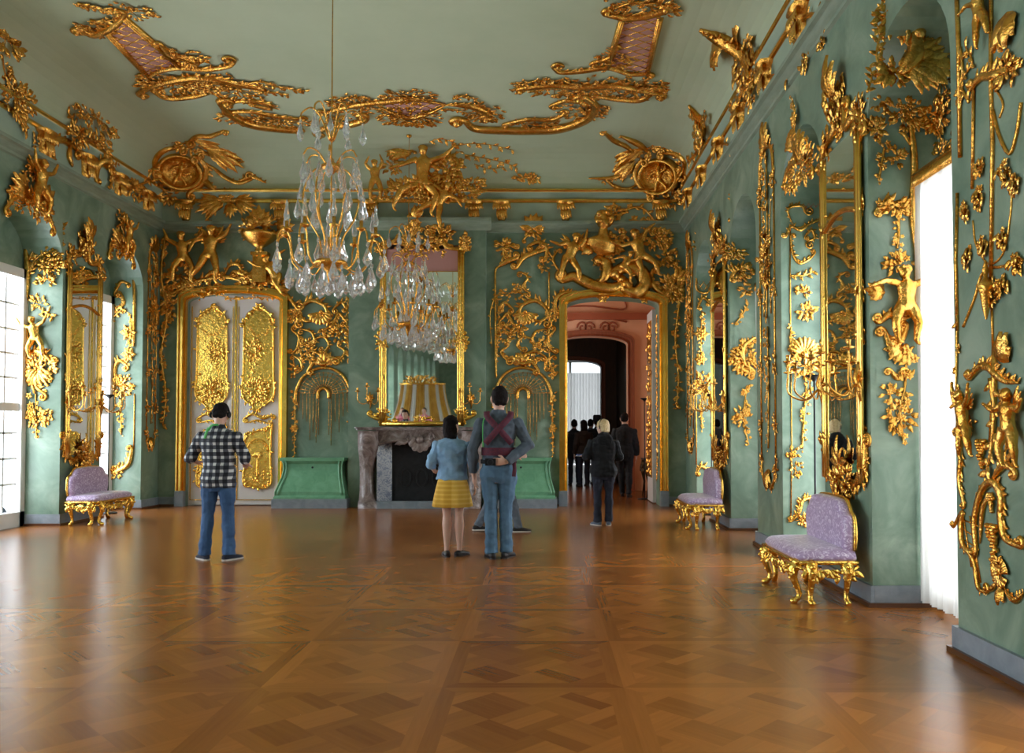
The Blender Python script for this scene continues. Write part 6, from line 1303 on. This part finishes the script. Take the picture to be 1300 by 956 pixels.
# ---- window-wall piers and reveals on the bench side
def near_pier():
    q = Orn('pier_ornament', 'gilded trophy panel with cherubs, scrolls and grapes on the nearest pier', 'ornament', F_right(), (1255, 560), lift=.0)
    q.bar([(1216, -20), (1219, 60), (1221, 200)], .016); q.bar([(1217, 245), (1215, 330), (1217, 420)], .012); q.bar([(1260, -30), (1260, 110), (1262, 180), (1260, 360)], .014)
    q.bar([(1235, 128), (1238, 110), (1236, 240)], .012)
    q.vine([(1221, 60), (1224, 90), (1219, 120), (1222, 130)], .01, .07, 2, .2); q.vine([(1232, 130), (1222, 105), (1236, 80), (1228, 60)], .01, .07, 2, .3)
    q.figure((1252, 20), .38, chest=100, la=(160, 200), ra=(20, 60), ll=(-80, -100), rl=(-50, -80), name='cherub', z=.04); q.spray((1285, 15), radians(-110), 5, .24, .8); q.scroll([(1236, 112), (1248, 98), (1262, 96), (1280, 88), (1300, 84)], .03, (.03, -1), None, .1); q.blob((1280, 90), .09, .06, 16, .10, .1)
    q.mould([(1262, 140), (1270, 172), (1283, 195), (1292, 170), (1298, 130)], .012, 'festoon'); q.mould([(1257, 100), (1274, 130), (1270, 150)], .008, 'festoon')
    for c, r in (((1246, 210), .07), ((1244, 250), .07), ((1228, 266), .06), ((1279, 215), .07), ((1292, 230), .06), ((1230, 325), .07), ((1252, 308), .05), ((1276, 360), .07), ((1294, 330), .06), ((1276, 300), .05)): q.blob(c, r * .6, r * .9, 12, .08, .25, ang=-pi / 2)
    q.mould([(1236, 280), (1240, 310), (1256, 335), (1275, 320), (1284, 270), (1286, 220)], .007, 'tendril'); q.mould([(1300, 330), (1275, 338), (1250, 345), (1238, 380), (1224, 415)], .010, 'tendril')
    mb = MB(); c = q.m2((1260, 372)); mb.lathe([(.005, -.16), (.02, -.1), (.035, .0), (.055, .05), (.03, .07), (.012, .10), (.02, .14), (.005, .2)], 10, (c.x, c.y, .04), 'y'); q.part(mb, 'urn')
    q.blob((1262, 372), .07, .05, 10, .07, .2); q.bar([(1260, 378), (1262, 440)], .009)
    q.vine([(1217, 400), (1216, 470), (1214, 520)], .009, .07, 3, .3)
    # main trophy
    q.spray((1276, 460), radians(75), 6, .18, .8, .3); q.scroll([(1234, 480), (1246, 466), (1258, 466), (1268, 476), (1280, 484), (1296, 486)], .03, (.03, -1), None, .09)
    q.vine([(1262, 480), (1266, 520), (1262, 570), (1256, 600)], .018, .10, 2, .1); q.bar([(1266, 440), (1265, 500), (1262, 560)], .02)
    q.figure((1233, 540), .42, chest=94, head=100, la=(110, 80), ra=(40, 70), ll=(-80, -100), rl=(-60, -78), name='cherub', wing=1, z=.05); q.figure((1291, 545), .44, chest=88, head=80, la=(200, 150), ra=(-20, 40), ll=(-110, -80), rl=(-60, -90), name='cherub', wing=1, z=.05)
    q.scroll([(1218, 548), (1222, 580), (1220, 610), (1226, 640)], .022, (.03, 1), (.02, -1), .06); q.scroll([(1213, 668), (1224, 650), (1222, 665), (1224, 690), (1238, 710), (1244, 745), (1254, 752)], .022, (.02, -1), (.03, 1), -.05)
    q.scroll([(1242, 700), (1240, 660), (1250, 622), (1264, 612), (1274, 630), (1274, 660), (1280, 684), (1298, 694)], .03, (.03, -1), (.03, 1), .07); q.scroll([(1246, 690), (1250, 645), (1262, 625)], .02); q.scroll([(1262, 610), (1278, 590), (1290, 596)], .03, None, (.03, -1), .08)
    q.grapes((1250, 560), .16, .014); q.grapes((1266, 668), .18, .016); q.grapes((1262, 628), .1, .012)
    for a, b in (((1224, 660), (1243, 668)), ((1224, 672), (1242, 684)), ((1226, 686), (1244, 698)), ((1232, 655), (1246, 740)), ((1224, 655), (1234, 720))): q.bar([a, b], .006, 'lattice_bar')
    q.shell((1272, 728), radians(85), .10, 9); q.shell((1272, 728), radians(-95), .09, 7); q.spray((1273, 745), radians(-90), 3, .12, .5); q.blob((1268, 716), .05, .05, 10, .06, .3); q.scroll([(1254, 752), (1262, 746), (1268, 738)], .02); q.scroll([(1276, 745), (1290, 762), (1302, 752)], .022, None, None, .05)
    q.blob((1234, 540), .04, .05, 8, .06, .1); q.blob((1276, 560), .05, .06, 10, .07, .1)
near_pier()
Y1, Y2, Y3, Y4 = RN[-4][1], RN[-3][1], RN[-2][1], RN[-1][1]
def niche_tree():
    q = Orn('tree_relief', 'gilded tree with cherub and blossom climbing the reveal beside the nearest curtain', 'ornament', F_back(Y1), (1140, 330), lift=.0)
    q.scroll([(1160, 420), (1163, 330), (1158, 270), (1160, 210), (1156, 165), (1150, 130)], .035, name='trunk'); q.scroll([(1158, 190), (1148, 172), (1140, 168)], .02, name='branch'); q.scroll([(1154, 150), (1170, 130), (1190, 140)], .02, name='branch')
    for c, rx, ry, n in (((1150, 140), .16, .14, 50), ((1122, 125), .10, .09, 26), ((1190, 155), .12, .14, 34), ((1110, 165), .06, .08, 16), ((1196, 110), .06, .2, 16), ((1170, 110), .12, .06, 20)): q.blob(c, rx, ry, n, .10, .2, name='foliage')
    q.garland([(1122, 188), (1118, 210), (1115, 230)], .07, .05, 1.2); q.blob((1138, 200), .05, .06, 10, .08, .2)
    q.scroll([(1112, 268), (1124, 258), (1142, 262), (1160, 260)], .03, (.03, 1), None, .1, name='bough'); q.blob((1134, 264), .14, .05, 26, .09, .1, name='foliage')
    q.garland([(1140, 275), (1140, 300), (1138, 316)], .07, .05, 1.0); q.blob((1142, 335), .1, .06, 16, .1, .1, name='foliage')
    q.figure((1146, 390), .62, chest=88, head=105, la=(170, 200), ra=(20, 40), ll=(-110, -80), rl=(-70, -100), name='cherub', z=.06); q.spray((1122, 372), radians(170), 5, .18, .9)
    q.scroll([(1118, 408), (1128, 400), (1142, 405), (1156, 402)], .035, (.04, -1), None, .09); q.scroll([(1122, 420), (1132, 440), (1144, 430), (1150, 415)], .035, (.04, 1), (.03, 1), .1)
    q.scroll([(1160, 440), (1140, 450), (1128, 440)], .03, None, (.05, -1), .09); q.shell((1148, 440), -2.2, .16, 7); q.garland([(1150, 455), (1148, 490), (1142, 520), (1146, 560)], .11, .06, 1.1); q.blob((1140, 530), .12, .10, 22, .09, .3); q.blob((1130, 500), .05, .1, 10, .08, .2)
    q.scroll([(1130, 470), (1138, 480), (1150, 476)], .025, (.03, 1), (.03, 1), .07)
niche_tree()
def vault_foliage():
    q = Orn('leaf_spray', 'gilded foliage spreading over the wall above the nearest curtain', 'ornament', F_right(XR + DEEP - .04), (1185, 150), lift=.0)
    q.blob((1190, 150), .22, .16, 40, .10, .2, name='foliage'); q.blob((1180, 195), .16, .12, 24, .09, .2, name='foliage'); q.blob((1196, 105), .3, .18, 40, .10, .2, name='foliage'); q.blob((1200, 195), .2, .12, 24, .09, .2, name='foliage'); q.blob((1178, 60), .3, .3, 50, .10, .2, name='foliage'); q.blob((1190, 30), .3, .25, 40, .10, .2, name='foliage'); q.vine([(1165, 120), (1172, 60), (1180, 10)], .015, .1, 2, .2); q.vine([(1170, 210), (1182, 180), (1195, 160), (1200, 120)], .015, .09, 2, .2)
vault_foliage()
def eagle():
    q = Orn('eagle_group', 'gilded eagle with spread wings under the head of the nearest window bay', 'ornament', F_back(Y1 - .35), (1152, 80), lift=.0)
    q.scroll([(1140, 96), (1150, 84), (1160, 70), (1158, 48)], .08, None, (.03, -1), .1, name='eagle_body'); q.spray((1160, 80), radians(-12), 7, .34, .9, .17, name='wing'); q.spray((1150, 84), radians(-35), 6, .34, .7, .17, name='wing'); q.spray((1150, 72), radians(20), 6, .28, .9, .2, name='wing'); q.spray((1132, 92), radians(215), 5, .18, 1.4)
    q.blob((1136, 92), .1, .08, 20, .11, .1); q.blob((1142, 18), .20, .18, 50, .13, .2); q.figure((1150, 34), .34, chest=100, la=(160, 200), ra=(20, 60), ll=(-80, -100), rl=(-50, -80), name='cherub', z=.05); q.vine([(1118, 95), (1112, 70), (1116, 45), (1112, 30)], .012, .09, 2, .3); q.vine([(1190, 60), (1178, 40), (1185, 20)], .012, .09, 2, .3)
    q.scroll([(1160, 2), (1156, 20), (1158, 45)], .03); q.vine([(1100, 118), (1106, 100), (1104, 84)], .01, .07, 2, .3)
eagle()
def reveal_panel(name, label, Y, px0, px1, top, bot, seed=0):
    """lattice head, scrolls and hanging blossom on a reveal that faces down the room"""
    q = Orn(name, label, 'ornament', F_back(Y), ((px0 + px1) / 2, (top + bot) / 2), lift=.0); w = px1 - px0; h = bot - top
    X = lambda u, v: (px0 + w * u, top + h * v)
    return q, X
q, X = reveal_panel('reveal_panel', 'gilded trellis and scroll panel on the bright reveal beside the near mirror', Y2, 994, 1036, 190, 650)
pl = [(1003, 236), (1008, 226), (1020, 221), (1038, 221), (1040, 262), (1022, 268), (1008, 256)]
q.lattice(pl, .045, .004, 'trellis', radians(55), m='red_band')
q.scroll([(1006, 285), (1000, 268), (1006, 262), (1018, 262), (1022, 270)], .02, None, (.05, 1), .05); q.scroll([(998, 300), (1004, 288), (1016, 292), (1028, 284), (1040, 280)], .022, (.03, -1), (.05, -1), .06); q.scroll([(1022, 300), (1030, 292), (1034, 302), (1026, 306)], .02, (.03, 1), (.05, 1), .05)
q.scroll([(1004, 300), (1006, 320), (1014, 334), (1026, 330), (1034, 322)], .018, (.03, -1), (.03, 1), .06); q.bar([(1003, 290), (1003, 380), (1004, 455)], .008, 'rod'); q.vine([(1003, 350), (1020, 350), (1034, 344)], .012, .08, 2, .2)
q.blob((1018, 370), .06, .05, 10, .08, .3); q.blob((1024, 395), .09, .07, 16, .09, .3); q.garland([(1004, 415), (1003, 430), (1004, 440)], .06, .05)
q.shell((1020, 450), pi / 2, .2, 9); q.scroll([(1006, 462), (1012, 446), (1026, 444), (1036, 458)], .028, (.04, -1), (.04, 1), .09); q.blob((1022, 465), .14, .14, 40, .1, .2); q.garland([(1024, 485), (1020, 530), (1018, 570)], .09, .05, .8); q.blob((1006, 575), .05, .06, 8, .08, .2)
q.bar([(1004, 470), (1005, 560), (1004, 655)], .008, 'rod'); q.scroll([(1006, 660), (1014, 650), (1018, 636), (1028, 632)], .028, (.03, -1), (.04, -1), .08); q.blob((1018, 660), .12, .04, 16, .08, .2); q.blob((1010, 596), .06, .08, 8, .07, .3)
def top_cluster(label, fr, c, s=1.0, extra=None):
    q = Orn('arch_crest', label, 'ornament', fr, c, lift=.02); c = q.m2(c)
    P = lambda x, y: (c.x + x * s, c.y + y * s, 0)
    q.scroll([P(-.5, -.2), P(-.3, .0), P(0, .05), P(.3, -.02), P(.5, -.22)], .05, (.06, 1), (.06, -1), .14, local=True); q.blob(P(0, 0), .42 * s, .16 * s, 60, .15, .15, local=True, z=.14); q.figure(P(.05, .22), .7 * s, chest=86, la=(150, 110), ra=(20, 70), ll=(-120, -80), rl=(-50, -100), name='cherub', wing=1, z=.12, local=True)
    q.spray(P(-.1, .05), radians(150), 6, .4 * s, 1, .22, local=True); q.spray(P(.12, .05), radians(30), 6, .4 * s, 1, .22, local=True); q.blob(P(.0, .5), .2 * s, .2 * s, 24, .14, .2, local=True, z=.08)
    return q
AT = ZS + RISE
ym = lambda n: (n[0] + n[1]) / 2
q = Orn('arch_crest', 'gilded shell crest and blossom over the bay beyond the near mirror', 'ornament', F_right(), (1015, 215), lift=.02)
for a in ((('blob', (1020, 215), .5, .18, 60, .14, .2)), ('shell', (1010, 190), pi / 2, .22, 9), ('rosette', (1013, 150), .10), ('garland', [(1010, 128), (1014, 150), (1010, 175)], .07, .09), ('scroll', [(1000, 232), (1006, 214), (1020, 205), (1036, 212)], .04, (.05, 1), (.06, -1), .12), ('spray', (1022, 205), radians(80), 7, .34, 1.6, .25)): getattr(q, a[0])(*a[1:])
def pier_drop(label, fr, uo, z0, z1, w, org):
    """tall framed drop: two rods, a central hanging garland and a looped foot"""
    q = Orn('pier_ornament', label, 'ornament', fr, org, px=False, lift=.0); h = w / 2
    L = lambda x, z: (x, z, 0)
    for sg in (-1, 1):
        q.bar([L(sg * h, z0 + .35), L(sg * h, (z0 + z1) / 2), L(sg * h, z1 - .5)], .014, 'rod', local=True); mb = MB()
        for z in (z0 + .4, z0 + .9, z0 + 1.6, (z0 + z1) / 2 + .3, z1 - .6): q.blob(L(sg * h, z), .06, .12, 9, .09, .2, mb=mb, local=True)
        q.scroll([L(sg * h, z0 + .55), L(sg * h * .9, z0 + .3), L(sg * h * .3, z0 + .12), L(0, z0 + .3)], .022, None, (.03, -sg), .05 * sg, mb=mb, local=True); q.part(mb, 'side_vine')
    q.garland([L(0, z1 - .2), L(.03, z1 - .9), L(-.02, (z0 + z1) / 2)], .14, .12, 1.0, local=True); q.garland([L(0, (z0 + z1) / 2 - .1), L(.03, (z0 + z1) / 2 - .8), L(0, z0 + .6)], .12, .06, .9, local=True)
    q.blob(L(0, (z0 + z1) / 2 + .7), .18, .3, 44, .13, .2, local=True, z=.1); q.scroll([L(-h, z1 - .5), L(-h * .8, z1 - .2), L(0, z1 - .1), L(h * .8, z1 - .2), L(h, z1 - .5)], .03, (.05, 1), (.05, -1), .1, local=True); q.spray(L(0, z1 - .1), pi / 2, 7, .3, 2, .25, local=True); q.vine([L(-h * .5, z0 + 2.2), L(-h * .3, z0 + 3), L(-h * .6, z0 + 3.6)], .01, .08, 2, .2, local=True); q.vine([L(h * .5, z0 + 2.2), L(h * .3, z0 + 3), L(h * .6, z0 + 3.6)], .01, .08, 2, .2, local=True)
    q.spray(L(0, z0 + .35), -pi / 2, 5, .24, 1.0, .25, local=True)
    return q
pier_drop('gilded hanging garland panel on the pier between the two right hand mirrors', F_right(), 0, .62, 4.95, .62, (XR, (RN[-3][1] + RN[-2][0]) / 2, 0))
pier_drop('gilded hanging garland panel on the last right hand pier by the far corner', F_right(), 0, .9, 4.9, .6, (XR, (RN[-1][1] + YB) / 2, 0))
pier_drop('gilded hanging garland panel on the left wall pier by the far corner', F_left(), 0, .95, 4.9, .34, (XL, (LN[-1][1] + YB) / 2, 0))
# third bay reveal, seen between the piers
q, X = reveal_panel('reveal_panel', 'gilded cherub and blossom relief on the blue reveal between garland pier and farther mirror', Y3, 926, 958, 240, 600)
q.figure((943, 262), .6, chest=92, la=(140, 100), ra=(40, 70), ll=(-110, -85), rl=(-70, -95), name='cherub', z=.05); q.blob((942, 250), .16, .22, 40, .12, .2); q.scroll([(928, 278), (940, 282), (956, 278)], .03, (.03, 1), (.03, -1), .08); q.blob((934, 318), .12, .12, 24, .11, .3); q.scroll([(928, 352), (938, 340), (954, 340)], .04, (.05, 1), None, .1); q.blob((940, 345), .16, .10, 26, .12, .1); q.blob((946, 368), .07, .09, 12, .1, .2)
q.garland([(950, 385), (942, 400), (932, 412)], .07, .07, 1.0); q.scroll([(956, 470), (944, 460), (944, 440), (956, 430)], .04, (.05, -1), (.04, -1), .1); q.scroll([(932, 456), (940, 468), (954, 474)], .035, (.05, 1), (.05, -1), .1); q.blob((944, 455), .16, .22, 44, .13, .15); q.garland([(948, 490), (944, 530), (950, 565)], .12, .07, .9); q.blob((942, 530), .10, .12, 18, .11, .3)
# last bay reveal
q, X = reveal_panel('reveal_panel', 'gilded lattice and blossom strip on the pale reveal beside the farther mirror', Y4, 883, 902, 300, 600)
pl = [(885, 368), (886, 340), (892, 330), (901, 330), (901, 368)]
q.lattice(pl, .09, .007, 'trellis', radians(55)); q.mould(pl, .02, 'lattice_border', closed=True); q.blob((893, 315), .16, .3, 40, .12, .2); q.scroll([(886, 390), (892, 378), (900, 384)], .03, (.04, 1), (.04, -1), .09); q.garland([(891, 395), (890, 425), (890, 460)], .09, .08, .8); q.rosette((890, 424), .14); q.rosette((889, 456), .12); q.blob((892, 490), .14, .22, 34, .12, .2); q.garland([(890, 510), (891, 545)], .09, .06); q.bar([(884, 470), (884, 590)], .012); q.scroll([(884, 600), (890, 592), (900, 598)], .035, (.04, 1), (.05, -1), .1); q.garland([(890, 285), (890, 300)], .1, .1)
# ---- left window wall
top_cluster('gilded winged cherub crest over the left bay at the picture edge', F_left(), (36, 258), 1.1)
top_cluster('gilded cherub crest over the far left bay beside the mirror', F_left(), (152, 315), .85)
q, X = reveal_panel('tree_relief', 'gilded tree with cherub and blossom on the bright left reveal', LN[-2][1], 28, 74, 260, 570)
q.scroll([(38, 440), (32, 400), (34, 370), (36, 340), (34, 315), (38, 290)], .05, name='trunk'); q.blob((40, 290), .5, .16, 80, .14, .2, name='foliage'); q.blob((68, 330), .12, .3, 34, .12, .2, name='foliage'); q.vine([(36, 320), (28, 300), (22, 290)], .02, .13, 2, .1); q.vine([(38, 330), (50, 306), (64, 296)], .02, .13, 2, .1); q.blob((66, 310), .16, .16, 26, .13, .2, name='foliage'); q.blob((58, 336), .22, .08, 20, .13, .1, name='foliage'); q.blob((58, 356), .12, .1, 12, .12, .2, name='foliage'); q.vine([(36, 350), (46, 330), (60, 322), (72, 330)], .02, .13, 2, .1)
q.blob((48, 385), .1, .08, 8, .12, .3); q.vine([(50, 400), (60, 396), (68, 404)], .015, .12, 2); q.figure((48, 430), .62, chest=100, la=(160, 120), ra=(30, 60), ll=(-110, -80), rl=(-60, -90), name='cherub', z=.06); q.scroll([(34, 455), (44, 446), (58, 450), (66, 460)], .04, (.06, -1), (.06, 1), .12); q.shell((48, 468), -pi / 2, .26, 9); q.scroll([(36, 470), (46, 490), (58, 500)], .035, (.06, 1), (.06, -1), .1); q.blob((48, 470), .24, .22, 56, .14, .2); q.garland([(46, 500), (46, 530), (47, 555)], .14, .07, 1.0); q.blob((48, 530), .2, .10, 30, .12, .4)
q, X = reveal_panel('reveal_panel', 'gilded scroll and blossom panel on the far left reveal beside the uplight stand', LN[-1][1], 136, 174, 330, 620)
q.mould([(170, 440), (171, 380), (168, 345), (158, 330), (146, 328)], .03, 'arch_moulding'); pl = [(140, 352), (142, 334), (156, 330), (166, 345), (168, 362), (152, 366)]
q.lattice(pl, .09, .006, 'trellis', radians(60)); q.scroll([(146, 372), (154, 358), (164, 360)], .04, (.06, 1), (.04, -1), .1); q.scroll([(142, 385), (150, 392), (158, 384), (154, 372)], .03, (.05, 1), (.05, 1), .09); q.vine([(140, 408), (150, 398), (158, 392)], .02, .12, 2, .3); q.garland([(166, 400), (165, 430), (163, 460)], .08, .09, .9); q.rosette((164, 422), .16); q.rosette((164, 450), .14); q.scroll([(150, 486), (146, 470), (152, 458), (162, 464)], .04, (.06, 1), (.06, -1), .12); q.blob((152, 490), .22, .2, 46, .13, .25); q.garland([(152, 505), (154, 530), (154, 552)], .12, .07, 1); q.bar([(171, 500), (170, 570)], .012); q.scroll([(144, 600), (154, 596), (164, 588), (168, 570)], .05, (.06, -1), (.05, 1), .14); q.blob((144, 598), .14, .10, 18, .12, .2)
# ---- draped silk canopy standing further down the gallery (seen in the chimney mirror)
def canopy():
    t = thing('silk_canopy', 'yellow and white silk canopy behind the viewer, seen in the chimney mirror', 'canopy', (-5.2, -4.7, 0)); K = 18
    for k2 in range(K):
        a0, a1 = pi * k2 / K, pi * (k2 + 1) / K; m = 'gold_drape' if k2 % 3 != 1 else 'white_paint'; mb = MB(); rows = []
        for i in range(9):
            q = i / 8; r = .95 + .85 * q ** 1.6; z = 2.65 * (1 - q) + .02
            rows.append([(-r * cos(a0 + (a1 - a0) * j / 8), r * .7 * sin(a0 + (a1 - a0) * j / 8) + .04 * sin(j * 1.6 + k2), z) for j in range(9)])
        mb.grid(rows); mb.build('silk_panel', m, t)
    mb = MB(); mb.tube([(-.95 * cos(pi * j / 20), .67 * sin(pi * j / 20), 2.68) for j in range(21)], .05, 6); mb.build('valance', 'gold', t)
    mb = MB(); mb.tube([(0, .1, 0), (0, .1, 2.65)], .03, 8); mb.build('post', 'bronze', t)
    q = MB()
    for j in range(60): Orn.leaf(q, R.uniform(-.7, .7), 2.7 + R.uniform(0, .3), R.uniform(0, 6.3), .16, .05)
    o = q.build('crest', 'gold', t, fix=False); o.matrix_local = frame_m((0, .5, 0), (-1, 0, 0), (0, 0, 1))
canopy()
